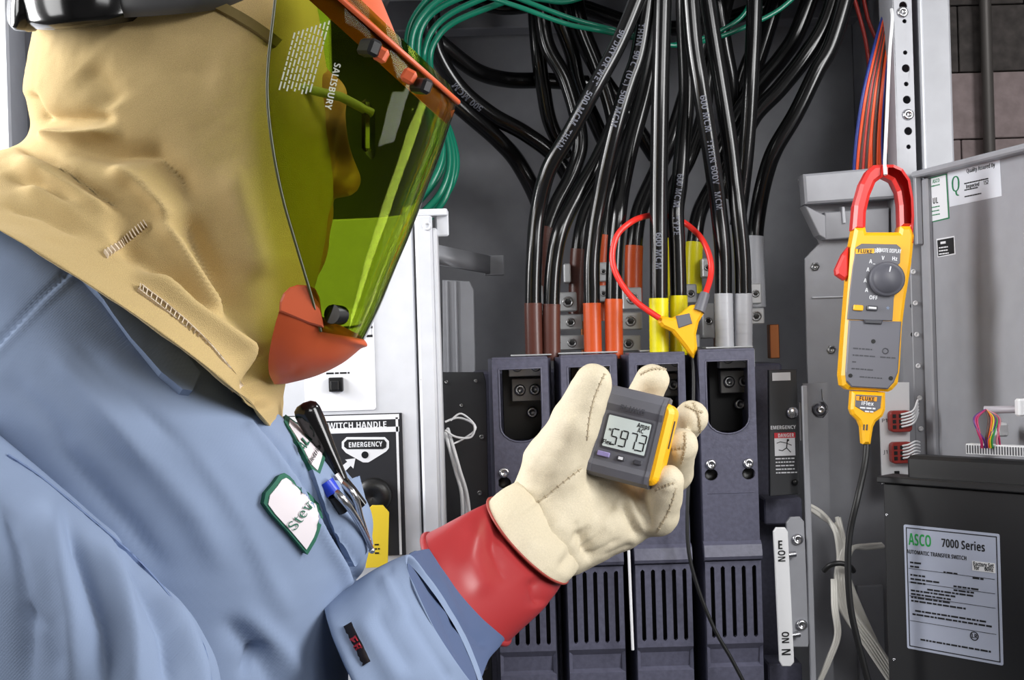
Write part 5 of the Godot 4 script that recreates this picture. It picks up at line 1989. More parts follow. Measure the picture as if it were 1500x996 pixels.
func arc_shell(rows: Array, nv: int, nu: int, thick: float, th0 := 0.0, th1 := PI, v0 := 0.0, v1 := 1.0, out_by := 0.0, e := 1.0) -> SurfaceTool:
	# closed thin shell
	var outer := PackedVector3Array()
	var inner := PackedVector3Array()
	for j in nv:
		for i in nu:
			var v := lerpf(v0, v1, float(j) / (nv - 1))
			var th := lerpf(th0, th1, float(i) / (nu - 1))
			outer.append(arc_point(rows, v, th, out_by + 0.00001, e))
			inner.append(arc_point(rows, v, th, out_by - thick, e))
	var st := new_st()
	grid(st, outer, nu, nv, false, false)
	grid(st, inner, nu, nv, false, true)
	st.set_smooth_group(-1)
	for i in nu - 1:
		quad(st, inner[i], inner[i + 1], outer[i + 1], outer[i])
		var k := (nv - 1) * nu + i
		quad(st, outer[k], outer[k + 1], inner[k + 1], inner[k])
	for j in nv - 1:
		var k := j * nu
		quad(st, inner[k], outer[k], outer[k + nu], inner[k + nu])
		k = j * nu + nu - 1
		quad(st, outer[k], inner[k], inner[k + nu], outer[k + nu])
	return st

var shirt_skin: Sheet
var hood_skin: Sheet
var person: Node3D

func build_person() -> void:
	var twill := weave(10, 3)
	grained(mat("shirt_cloth", col(136, 152, 180), 0.85, 0.0, 0.25), noise_tex(0.012, 0.90, 1.0, 41, 3), 3.0)
	var sm: StandardMaterial3D = mats.shirt_cloth
	sm.heightmap_enabled = true
	sm.heightmap_texture = twill
	sm.heightmap_scale = 0.008
	sm.uv1_scale = Vector3.ONE * 46.0
	sm.albedo_texture = noise_tex(0.25, 0.88, 1.0, 42, 2)
	grained(mat("hood_cloth", col(204, 178, 126), 0.9, 0.0, 0.2), noise_tex(0.18, 0.82, 1.0, 43, 3), 24.0, noise_tex(0.22, 0.0, 1.0, 44, 3), 0.05)
	mats.hood_cloth.rim_enabled = true
	mats.hood_cloth.rim = 0.35
	mat("thread", col(206, 190, 168), 0.8)
	mat("sleeve_navy", col(72, 88, 122), 0.85)
	mat("skin", col(186, 130, 104), 0.5)
	mat("shield_orange", col(192, 84, 46), 0.42)

	person = thing("person", "electrician in tan hood, green face shield and light blue work shirt holding a display", "person", Transform3D(Basis(), Vector3(P(200, 500, 1.05).x, 0, -1.05)))
	var back := person.transform.affine_inverse()
	var addp := func(called: String, st: SurfaceTool, m: Material, parent: Node) -> MeshInstance3D:
		var o := obj(called, st, m, parent)
		if parent == person:
			o.transform = back
		return o

	# head and neck under the hood: skull, jaw, nose, brow, lips
	var B := func(a: Array, b: Array) -> Array:
		return [P(a[0], a[1], a[2]), P(b[0], b[1], b[2]), a[3], b[3]]
	var head_bones := [
		B.call([225, 70, 1.0, 0.078], [320, 70, 1.0, 0.082]),
		B.call([330, 110, 1.0, 0.078], [395, 180, 1.0, 0.054]),
		B.call([390, 200, 1.0, 0.052], [400, 330, 1.0, 0.040]),
		B.call([400, 360, 1.0, 0.042], [330, 330, 1.0, 0.06]),
		B.call([478, 140, 0.975, 0.016], [478, 140, 1.025, 0.016]),
		B.call([486, 185, 1.0, 0.008], [508, 262, 1.0, 0.0105]),
		B.call([500, 268, 0.988, 0.008], [500, 268, 1.012, 0.008]),
		B.call([466, 312, 0.985, 0.010], [466, 312, 1.015, 0.010]),
		B.call([462, 190, 0.972, 0.014], [458, 240, 0.972, 0.014]),
		B.call([462, 190, 1.028, 0.014], [458, 240, 1.028, 0.014]),
		B.call([230, 300, 1.0, 0.06], [180, 480, 1.03, 0.065])]
	addp.call("head", bones_mesh(head_bones, 0.0035, 0.014), mats.skin, person)

	# hood
	var rings := [
		[210, -150, 330, -150, 0.02, 1.0, 0, 0],
		[120, -100, 420, -100, 0.075, 1.0, 0, 0],
		[66, -10, 460, -10, 0.093, 1.0, 0, 0],
		[45, 70, 474, 75, 0.102, 1.0, 0, 0],
		[34, 130, 484, 150, 0.104, 1.0, 0, 0],
		[45, 186, 488, 210, 0.102, 1.0, 0, 0],
		[22, 214, 490, 255, 0.102, 1.0, 0, 0],
		[-40, 230, 486, 310, 0.103, 1.0, 0, -5],
		[-90, 252, 466, 400, 0.108, 1.0, -5, -20],
		[-110, 275, 432, 490, 0.124, 1.0, -18, -40],
		[-120, 295, 412, 575, 0.138, 0.99, -24, -58],
		[-122, 306, 411, 636, 0.150, 0.975, -32, -72],
		[-118, 312, 410, 648, 0.150, 0.973, -34, -74],
		[-108, 312, 402, 644, 0.140, 0.975, -34, -74],
		[-90, 305, 385, 612, 0.120, 0.985, -32, -72]]
	var folds := [
		fold(v2([45, 176, 110, 176, 175, 172]), 11.9, -0.0091),
		fold(v2([52, 196, 110, 199, 180, 190]), 9.0, 0.0126),
		fold(v2([20, 214, 75, 232, 140, 280, 190, 312]), 5.9, -0.0091),
		fold(v2([10, 232, 70, 256, 130, 300, 180, 330]), 12.6, 0.0126),
		fold(v2([80, 212, 160, 222, 225, 226, 262, 262, 285, 315]), 14.9, -0.0150),
		fold(v2([150, 244, 200, 262, 236, 300, 256, 340]), 13.5, 0.0147),
		fold(v2([262, 300, 290, 360, 325, 420, 372, 488]), 16.8, -0.0166),
		fold(v2([225, 320, 262, 360, 300, 420, 335, 478]), 12.6, 0.0147),
		fold(v2([150, 330, 215, 378, 270, 418, 312, 470]), 11.9, -0.0106),
		fold(v2([190, 400, 240, 425, 300, 478, 352, 510, 380, 560]), 13.5, 0.0147),
		fold(v2([20, 270, 70, 290, 140, 330, 190, 372]), 10.8, 0.0084),
		fold(v2([0, 252, 60, 272, 120, 312]), 7.9, -0.0060),
		fold(v2([330, 230, 360, 330, 385, 420]), 27.0, 0.0084),
		fold(v2([392, 500, 376, 560, 392, 600]), 15.8, -0.0150),
		fold(v2([95, 300, 160, 345, 215, 395]), 6.9, -0.0045),
		fold(v2([0, 300, 60, 315, 130, 350]), 6.9, -0.0045),
		fold(v2([120, 95, 150, 125, 165, 160]), 21.8, -0.0076),
		fold(v2([170, 60, 260, 100, 330, 110]), 29.7, -0.0045),
		fold(v2([40, 130, 52, 160, 62, 185]), 6.9, -0.0076)]
	var nz := FastNoiseLite.new()
	nz.seed = 4
	nz.frequency = 0.12
	var hl := loft(rings, 190, 230, folds, nz, 0.0022, 0.86)
	hood_skin = hl[1]
	var hood: MeshInstance3D = addp.call("hood", hl[0], mats.hood_cloth, person)
	# rolled hem with two rows of stitching and the seam on the shoulder
	var hem := smooth2(v2([200, 427, 245, 462, 285, 500, 318, 540, 342, 568]), 5)
	for off in [0.0, 8.0]:
		var pts := []
		for p in hem:
			pts.append(p + Vector2(off, -off * 0.8))
		addp.call("stitching", ribbon(hood_skin, pts, 1.8, 0.0034), mats.thread, hood)
	var zig := []
	for i in 30:
		var p: Vector2 = hem[0].lerp(hem[1], 0)
		var k := i / 29.0 * (hem.size() - 1)
		var a: Vector2 = hem[int(k)]
		var b: Vector2 = hem[mini(int(k) + 1, hem.size() - 1)]
		p = a.lerp(b, k - int(k)) + Vector2(4, -3.2)
		var t := (b - a).normalized() if b != a else Vector2(0.7, 0.7)
		zig.append(p)
		var st := ribbon(hood_skin, [p - Vector2(-t.y, t.x) * 4.5 - t * 1.2, p + Vector2(-t.y, t.x) * 4.5 + t * 1.2], 1.6, 0.0036)
		addp.call("stitch", st, mats.thread, hood)
	for i in 15:
		var p := Vector2(155, 374).lerp(Vector2(214, 329), i / 14.0)
		addp.call("stitch", ribbon(hood_skin, [p + Vector2(-3, -4.5), p + Vector2(3, 4.5)], 1.6, 0.003), mats.thread, hood)

	# strap that runs from the head band to the shield
	addp.call("strap", ribbon(hood_skin, smooth2(v2([312, 6, 345, 24, 378, 45, 405, 66]), 4), 13.0, 0.004), mat("strap_olive", col(112, 96, 52), 0.8), hood)
	# shirt: trunk
	var sr := [
		[-60, 305, 380, 590, 0.088, 1.0, -30, -66],
		[-110, 335, 404, 604, 0.112, 1.0, -40, -58],
		[-190, 410, 458, 648, 0.150, 1.025, -20, -36],
		[-270, 530, 508, 692, 0.188, 1.04, 0, -10],
		[-300, 680, 545, 760, 0.205, 1.05, 0, 0],
		[-310, 850, 532, 845, 0.205, 1.05, 0, 0],
		[-310, 980, 512, 960, 0.195, 1.05, 0, 0],
		[-300, 1150, 500, 1150, 0.185, 1.05, 0, 0],
		[-290, 1350, 440, 1350, 0.178, 1.05, 0, 0],
		[-280, 1560, 430, 1560, 0.178, 1.05, 0, 0]]
	var sf := [
		fold(v2([108, 392, 60, 438, 0, 500, -40, 540]), 3.5, -0.0035, false),
		fold(v2([112, 398, 64, 444, 4, 506, -36, 546]), 5, 0.002, false),
		fold(v2([60, 620, 120, 690, 190, 770, 260, 860]), 16, -0.004),
		fold(v2([110, 560, 200, 650, 290, 760, 340, 860]), 20, 0.004),
		fold(v2([180, 560, 270, 660, 350, 780, 400, 900]), 14, -0.003),
		fold(v2([230, 600, 320, 720, 390, 840, 440, 940]), 18, 0.003),
		fold(v2([90, 480, 180, 570, 260, 650]), 12, -0.0025),
		fold(v2([60, 500, 150, 600, 230, 700]), 12, 0.0025),
		fold(v2([0, 545, 60, 600, 110, 660]), 14, -0.003),
		fold(v2([380, 620, 403, 645, 437, 690, 464, 730, 494, 782, 520, 826, 528, 850]), 6, -0.009, false),
		fold(v2([370, 626, 393, 652, 427, 698, 454, 740, 482, 790, 508, 836, 516, 860]), 8, 0.004, false),
		fold(v2([320, 900, 380, 960, 420, 1040]), 14, -0.006),
		fold(v2([345, 880, 420, 960, 470, 1030]), 16, 0.005),
		fold(v2([355, 996, 372, 960, 388, 940]), 9, -0.008)]
	var snz := FastNoiseLite.new()
	snz.seed = 9
	snz.frequency = 0.05
	var sl := loft(sr, 170, 260, sf, snz, 0.003)
	shirt_skin = sl[1]
	var shirt: MeshInstance3D = addp.call("shirt", sl[0], mats.shirt_cloth, person)
	# near sleeve
	var ar := [
		[-150, 590, -30, 612, 0.03, 0.865, 0, 0],
		[-140, 700, 40, 672, 0.058, 0.85, 0, 0],
		[-125, 850, 130, 745, 0.078, 0.835, 0, 0],
		[-100, 960, 225, 832, 0.086, 0.825, 0, 0],
		[-70, 1060, 296, 925, 0.090, 0.82, 0, 0],
		[-40, 1150, 326, 1010, 0.090, 0.815, 0, 0],
		[-20, 1300, 338, 1180, 0.085, 0.81, 0, 0],
		[0, 1500, 330, 1420, 0.075, 0.81, 0, 0]]
	var af := [
		fold(v2([92, 735, 122, 830, 148, 920, 158, 1060]), 15.0, -0.0093),
		fold(v2([60, 712, 85, 800, 105, 900, 110, 1060]), 17, 0.006),
		fold(v2([146, 775, 176, 850, 194, 930, 200, 1060]), 15, 0.007),
		fold(v2([165, 778, 215, 850, 246, 930, 258, 1060]), 17.0, -0.0102),
		fold(v2([232, 858, 270, 915, 290, 980, 294, 1070]), 12, 0.006),
		fold(v2([-10, 715, 20, 800, 38, 900, 44, 1060]), 16.0, -0.0068),
		fold(v2([20, 880, 70, 920, 100, 1000]), 14.0, -0.0034)]
	var al := loft(ar, 120, 150, af, snz, 0.003)
	var slv: MeshInstance3D = addp.call("near_sleeve", al[0], mats.shirt_cloth, shirt)
	addp.call("armhole_seam", ribbon(al[1], smooth2(v2([10, 668, 60, 702, 120, 752, 200, 822, 262, 894, 296, 950, 308, 1010]), 5), 2.2, 0.0016), mat("seam_blue", col(104, 122, 158), 0.85), slv)
	# collar flap
	var collar := pv2([0, 318, 25, 342, 65, 368, 105, 396, 150, 445, 190, 500, 232, 552, 262, 578, 276, 580, 287, 552, 262, 520, 230, 470, 180, 415, 120, 372, 60, 345])
	addp.call("collar", drape(shirt_skin, collar, 0.0065, 6.0), mats.shirt_cloth, shirt)
	# far front with the breast pocket
	addp.call("pocket", drape(shirt_skin, pv2([452, 690, 476, 706, 500, 708, 521, 701, 533, 750, 540, 796, 512, 830, 484, 770]), 0.004, 5.0), mats.shirt_cloth, shirt)
	# name patch
	mat("patch_white", col(214, 206, 210), 0.85)
	mat("patch_green", col(30, 92, 72), 0.8)
	var np := pv2([396, 708, 403, 698, 411, 694, 419, 699, 440, 720, 459, 741, 465, 759, 463, 774, 456, 790, 444, 810, 415, 776, 392, 752, 381, 737, 384, 722])
	var patch: MeshInstance3D = addp.call("name_patch", drape(shirt_skin, np, 0.0046, 6.0), mats.patch_green, shirt)
	var inner := PackedVector2Array()
	for p in np:
		inner.append(Vector2(424, 750) + (p - Vector2(424, 750)) * 0.87)
	addp.call("patch_field", drape(shirt_skin, inner, 0.0054, 6.0), mats.patch_white, patch)
	var name_at := func(x: float, y: float, lift: float) -> Vector3:
		# slanted script running up to the right
		var p := Vector2(417, 773) + Vector2(0.62, -0.80) * (x * 1800.0) + Vector2(-0.70, -0.40) * (y * 1800.0)
		return on_skin(shirt_skin, p, 0.0064 + lift)
	addp.call("lettering", bent_text("Stev", 0.0094, "serif", name_at), mats.patch_green, patch)
	# company patch on the far breast
	var cp := pv2([414, 612, 428, 622, 446, 642, 470, 662, 471, 676, 462, 700, 452, 690, 440, 668, 424, 640, 412, 622])
	var comp: MeshInstance3D = addp.call("company_patch", drape(shirt_skin, cp, 0.0035, 5.0), mats.patch_green, shirt)
	inner = PackedVector2Array()
	for p in cp:
		inner.append(Vector2(444, 655) + (p - Vector2(444, 655)) * 0.82)
	addp.call("patch_field", drape(shirt_skin, inner, 0.0042, 5.0), mats.patch_white, comp)
	var c_at := func(o: Vector2, sc: float) -> Callable:
		return func(x: float, y: float, lift: float) -> Vector3:
			var p := o + Vector2(0.42, -0.62) * (x * sc) + Vector2(-0.62, -0.72) * (y * sc)
			return on_skin(shirt_skin, p, 0.005 + lift)
	addp.call("lettering", bent_text("ALL", 0.0075, "bold", c_at.call(Vector2(433, 664), 1900.0)), mats.patch_green, comp)
	addp.call("lettering", bent_text("Electrical", 0.0042, "bold", c_at.call(Vector2(445, 683), 1500.0)), mats.print_black, comp)

	# far sleeve: turned back cuff with the woven tag, dark inner sleeve
	var cr := [
		[486, 892, 606, 1120, 0.040, 1.005, -8, 8],
		[474, 882, 600, 1130, 0.062, 0.985, -14, 10],
		[477, 877, 606, 1126, 0.068, 0.983, -14, 10],
		[500, 862, 625, 1105, 0.069, 0.992, -14, 10],
		[545, 836, 668, 1062, 0.068, 1.01, -14, 10],
		[590, 816, 706, 1018, 0.067, 1.04, -14, 10],
		[596, 816, 706, 1014, 0.064, 1.04, -14, 10],
		[590, 824, 700, 1008, 0.058, 1.04, -14, 10]]
	var cf := [
		fold(v2([545, 880, 580, 940, 612, 990]), 12, -0.004),
		fold(v2([520, 900, 560, 960, 590, 1010]), 14, 0.004),
		fold(v2([568, 838, 590, 880, 625, 940, 655, 990]), 5, -0.003, false),
		fold(v2([560, 834, 576, 870, 600, 910]), 9, 0.004)]
	var cl := loft(cr, 60, 100, cf, snz, 0.003)
	var cuff: MeshInstance3D = addp.call("turned_cuff", cl[0], mats.shirt_cloth, shirt)
	var ir := [
		[560, 846, 664, 1018, 0.055, 1.04, -12, 10],
		[590, 818, 698, 1004, 0.062, 1.056, -14, 10],
		[616, 806, 716, 966, 0.052, 1.165, -10, 8],
		[640, 802, 740, 938, 0.044, 1.235, -8, 8],
		[690, 785, 775, 880, 0.038, 1.30, -4, 6],
		[730, 760, 800, 850, 0.036, 1.33, 0, 0]]
	var iff := [
		fold(v2([606, 812, 640, 880, 672, 960]), 5, -0.003, false),
		fold(v2([630, 830, 660, 890, 690, 950]), 9, 0.004),
		fold(v2([650, 900, 690, 930, 720, 950]), 9, -0.005)]
	var il := loft(ir, 60, 80, iff, snz, 0.002)
	addp.call("inner_sleeve", il[0], mats.sleeve_navy, person)
	var tagp := pv2([503, 925, 516, 918, 530, 944, 540, 970, 527, 978, 514, 955])
	mat("tag_cloth", col(38, 30, 32), 0.8)
	var tg: MeshInstance3D = addp.call("woven_tag", drape(cl[1], tagp, 0.006, 5.0), mats.tag_cloth, shirt)
	var t_at := func(x: float, y: float, lift: float) -> Vector3:
		var p := Vector2(514, 938) + Vector2(0.5, 0.87) * (x * 1900.0) + Vector2(0.87, -0.5) * (y * 1900.0)
		return on_skin(cl[1], p, 0.0068 + lift)
	addp.call("lettering", bent_text("FR", 0.007, "bold", t_at), mats.print_red, tg)

	# trousers and boots below the frame
	mat("trousers", col(52, 58, 74), 0.85)
	mat("boot", col(40, 34, 30), 0.6)
	var hip := Vector3(P(80, 1500, 1.05).x, 0.86, -1.05)
	for s in [-1.0, 1.0]:
		var st := bones_mesh([[hip + Vector3(0, 0.06, s * 0.06), hip + Vector3(0.0, -0.04, s * 0.09), 0.12, 0.11], [hip + Vector3(0, -0.04, s * 0.095), Vector3(hip.x + 0.02, 0.47, -1.05 + s * 0.11), 0.105, 0.075], [Vector3(hip.x + 0.02, 0.47, -1.05 + s * 0.11), Vector3(hip.x - 0.01, 0.08, -1.05 + s * 0.12), 0.075, 0.06]], 0.014, 0.03)
		addp.call("trouser_leg", st, mats.trousers, person)
		st = bones_mesh([[Vector3(hip.x - 0.02, 0.09, -1.05 + s * 0.12), Vector3(hip.x - 0.03, 0.045, -1.05 + s * 0.12), 0.045, 0.044], [Vector3(hip.x - 0.03, 0.045, -1.05 + s * 0.12), Vector3(hip.x + 0.16, 0.04, -1.05 + s * 0.13), 0.043, 0.039]], 0.010, 0.02)
		addp.call("boot", st, mats.boot, person)

	# ---- pens in the far pocket
	for q in [[484, 714, 545, 806, "blue"], [497, 704, 540, 792, "red"]]:
		var pen := thing("pen", "ballpoint pen with %s end clipped into the shirt pocket" % q[4], "pen", Transform3D(Basis(), P(q[0], q[1], 1.02)))
		var pi := pen.transform.affine_inverse()
		var st := new_st()
		var dep := func(px: float, py: float) -> float:
			return -(cam_xf.affine_inverse() * on_skin(shirt_skin, Vector2(px, py), 0.004)).z
		var d: float = dep.call(q[0], q[1]) - 0.012
		var e: float = dep.call(minf(q[2], 534), q[3]) - 0.008
		var pts := cable_path([q[0] + 4, q[1] + 4, d, q[0] + 22, q[1] + 22, d - 0.004, lerpf(q[0], q[2], 0.72), lerpf(q[1], q[3], 0.6), (d + e) * 0.5 - 0.005, q[2], q[3], e], 6)
		var loc := PackedVector3Array()
		for p in pts:
			loc.append(pi * p)
		tube(st, loc, 0.0034, 10, 0.0020)
		obj("clip", st, mats.steel, pen)
		st = new_st()
		lathe(st, [Vector2(0.0018, 0), Vector2(0.0026, 0.0015), Vector2(0.0018, 0.003), Vector2(0.0001, 0.0034)], 10, Transform3D(Basis(), pi * P(q[2], q[3], e - 0.002)))
		obj("clip_ball", st, mats.steel, pen)
		st = new_st()
		tube_line(st, pi * P(q[0] - 7, q[1] - 8, d), pi * P(q[0] + 4, q[1] + 9, d), 0.0062 if q[4] == "blue" else 0.004, 14)
		obj("end_cap", st, mat("pen_blue", col(30, 60, 190), 0.3) if q[4] == "blue" else mats.steel, pen)
		st = new_st()
		tube_line(st, pi * P(q[0] + 4, q[1] + 9, d), pi * P(q[0] + 18, q[1] + 32, d + 0.010), 0.0055, 14)
		obj("barrel", st, mats.black, pen)

	build_shield(back)

func build_shield(back: Transform3D) -> void:
	# face shield: clear tinted window, orange brim and chin cup, head band
	var sh := Node3D.new()
	sh.name = "face_shield"
	person.add_child(sh)
	sh.transform = back
	sh.set_meta("label", "yellow-green tinted face shield with orange brim and chin cup")
	var rows := [
		[414, -110, 660, 125, 0.128, 1.0],
		[403, 0, 668, 152, 0.128, 1.0],
		[393, 90, 658, 186, 0.126, 1.0],
		[392, 150, 645, 226, 0.124, 1.0],
		[400, 220, 622, 286, 0.120, 1.0],
		[414, 290, 602, 340, 0.114, 1.0],
		[434, 360, 579, 395, 0.106, 1.0],
		[455, 430, 557, 450, 0.098, 1.0],
		[470, 486, 535, 497, 0.092, 1.0]]
	var glass := StandardMaterial3D.new()
	glass.resource_name = "shield_tint"
	glass.albedo_color = Color(0.66, 0.72, 0.32, 0.0)
	glass.roughness = 0.03
	glass.refraction_enabled = true
	glass.refraction_scale = 0.014
	glass.transparency = BaseMaterial3D.TRANSPARENCY_ALPHA
	var ex := 0.62
	obj("window", arc_shell(rows, 60, 110, 0.0010, 0.0, PI, 0.0, 1.0, 0.0, ex), glass, sh)
	# dark edging of the near rim
	var st := new_st()
	var pts := PackedVector3Array()
	for i in 40:
		pts.append(arc_point(rows, i / 39.0, 0.0, 0.0, ex))
	tube(st, pts, 0.0011, 8)
	obj("edge", st, mat("edge_green", col(58, 60, 36), 0.3), sh)
	# brim: flanged orange band along the top
	var brim := [
		[380, -170, 610, 20, 0.120, 1.0],
		[390, -98, 668, 147, 0.130, 1.0],
		[396, -50, 660, 188, 0.128, 1.0]]
	st = new_st()
	pts = PackedVector3Array()
	for i in 50:
		pts.append(arc_point(brim, 0.50, PI * i / 49.0, 0.002, ex))
	obj("brim_band", arc_shell(brim, 14, 60, 0.002, 0.05, PI - 0.05, 0.52, 0.98, -0.004, ex), mats.shield_orange, sh)
	tube(st, pts, 0.0021, 10)
	obj("brim_rim", st, mats.shield_orange, sh)
	for s in [[0.14, 0.62], [PI - 0.62, PI - 0.14]]:
		obj("brim_bracket", arc_shell(brim, 10, 20, 0.003, s[0], s[1], 0.05, 0.5, 0.0, ex), mats.shield_orange, sh)
	for q in [[541, 70, 12, 10, 0.868], [617, 126, 11, 9, 0.888]]:
		st = new_st()
		var p := P(q[0], q[1], q[4])
		box(st, p, Vector3(q[2] * 0.9 / F * 1.6, q[3] * 0.9 / F * 2.4, 0.02), 0.002, cam_xf.basis * Basis(Vector3(0, 0, 1), -0.35) * Basis(Vector3(0, 1, 0), 0.6))
		obj("clamp_tab", st, mats.black, sh)
	for q in [[558, 80, 0.868], [599, 112, 0.884]]:
		st = new_st()
		box(st, P(q[0], q[1], q[2]), Vector3(0.010, 0.010, 0.008), 0.002, cam_xf.basis * Basis(Vector3(0, 0, 1), -0.5))
		obj("clamp_slot", st, mats.shield_orange, sh)
	st = new_st()
	lathe(st, [Vector2(0.016, 0), Vector2(0.016, 0.012), Vector2(0.012, 0.016), Vector2(0.0001, 0.016)], 20, Transform3D(cam_xf.basis, P(540, -8, 0.92)))
	obj("brim_knob", st, mats.black, sh)
	# chin cup
	var cup := [
		[424, 418, 500, 462, 0.085, 1.0],
		[412, 446, 537, 502, 0.098, 1.0],
		[401, 484, 527, 512, 0.096, 1.0],
		[394, 520, 500, 533, 0.088, 1.0],
		[394, 546, 462, 551, 0.074, 1.0],
		[402, 563, 420, 562, 0.05, 1.0]]
	obj("chin_cup", arc_shell(cup, 40, 50, 0.0025, 0.0, PI, 0.14, 1.0, 0.0, 0.8), mats.shield_orange, sh)
	st = new_st()
	var lugx := Transform3D(cam_xf.basis * Basis(Vector3(0, 1, 0), 0.25), P(440, 450, 0.903))
	prism(st, local_poly(lugx, [409, 456, 410, 442, 415, 430, 424, 421, 436, 417, 450, 418, 462, 423, 468, 436, 474, 480, 452, 474, 428, 464]), -0.002, 0.002, lugx, 0.0012)
	obj("chin_lug", st, mats.shield_orange, sh)
	st = new_st()
	tube_line(st, P(486, 460, 0.905), P(500, 462, 0.915), 0.007, 14)
	obj("chin_rivet", st, mats.black, sh)
	# printed text on the near side of the window
	var on_shield := func(p: Vector2, lift: float) -> Vector3:
		var lo := 0.0
		var hi := 1.0
		for it in 24:
			var m := (lo + hi) * 0.5
			var q := arc_rows(rows, m)
			var a := Vector2(q[0], q[1])
			var b := Vector2(q[2], q[3])
			if (b - a).cross(p - a) > 0.0:
				lo = m
			else:
				hi = m
		var q := arc_rows(rows, lo)
		var a := Vector2(q[0], q[1])
		var b := Vector2(q[2], q[3])
		var s := clampf((p - a).dot(b - a) / (b - a).length_squared(), 0.0, 0.999)
		return arc_point(rows, lo, asin(pow(s, 1.0 / ex)), 0.0006 + lift, ex)
	mat("shield_print", col(190, 192, 180), 0.6)
	var wr := func(s: String, o: Vector2, h: float, kind: String) -> void:
		var f := func(x: float, y: float, lift: float) -> Vector3:
			var p := o + Vector2(-0.21, 0.978) * (x * 1850.0) + Vector2(0.978, 0.21) * (y * 1850.0)
			return on_shield.call(p, lift)
		obj("lettering", bent_text(s, h, kind, f), mats.shield_print, sh)
	wr.call("SALISBURY", Vector2(494, 92), 0.0052, "bold")
	var r := RandomNumberGenerator.new()
	r.seed = 77
	st = new_st()
	for i in 9:
		var o := Vector2(482 - i * 6.3, 30 + i * 2.2)
		var along := 0.0
		while along < 108.0 - i * 3.0:
			var w := r.randf_range(4.0, 13.0)
			var c0 := o + Vector2(-0.26, 0.965) * along
			var c1 := o + Vector2(-0.26, 0.965) * (along + w)
			var nn := Vector2(0.965, 0.26) * 1.15
			quad(st, on_shield.call(c0 - nn, 0.0003), on_shield.call(c0 + nn, 0.0003), on_shield.call(c1 + nn, 0.0003), on_shield.call(c1 - nn, 0.0003))
			along += w + 2.2
	var sp := obj("small_print", st, mats.shield_print, sh)
	sp.set_meta("kind", "stuff")

	# head band round the hood with the ratchet knob
	var band := [
		[38, -56, 440, -70, 0.114, 1.0, 0, 0],
		[38, -30, 444, -42, 0.116, 1.0, 0, 6],
		[40, 2, 430, -18, 0.114, 1.0, 0, 14],
		[48, 16, 415, -10, 0.109, 1.0, 0, 20]]
	var bl := loft(band, 24, 140, [])
	obj("head_band", bl[0], mat("band_grey", col(70, 70, 72), 0.4), sh)
	st = new_st()
	var rear := [
		[22, -50, 300, -70, 0.118, 1.0, -46, 4],
		[20, -10, 300, -30, 0.120, 1.0, -46, 12],
		[30, 20, 300, -6, 0.118, 1.0, -46, 20],
		[48, 31, 290, 6, 0.111, 1.0, -42, 22]]
	obj("rear_band", loft(rear, 24, 120, [])[0], mats.black_gloss, sh)
	st = new_st()
	lathe(st, [Vector2(0.014, 0), Vector2(0.015, 0.004), Vector2(0.015, 0.014), Vector2(0.012, 0.017), Vector2(0.0001, 0.017)], 20, Transform3D(cam_xf.basis * Basis(Vector3(0, 1, 0), -0.9), P(52, 18, 0.93)))
	obj("ratchet_knob", st, mats.black_gloss, sh)
	# safety glasses inside
	var gl := Node3D.new()
	gl.name = "safety_glasses"
	person.add_child(gl)
	gl.transform = back
	st = new_st()
	tube(st, PackedVector3Array([P(440, 128, 0.935), P(500, 142, 0.94), P(545, 166, 0.955)]), 0.0035, 8)
	obj("temple", st, mat("glasses_clear", col(200, 205, 170), 0.3), gl)
	st = new_st()
	box(st, P(540, 190, 0.972), Vector3(0.006, 0.04, 0.045), 0.003, cam_xf.basis)
	box(st, P(540, 190, 1.03), Vector3(0.006, 0.04, 0.045), 0.003, cam_xf.basis)
	obj("lens", st, mat("glasses_dark", col(40, 44, 40), 0.15), gl)

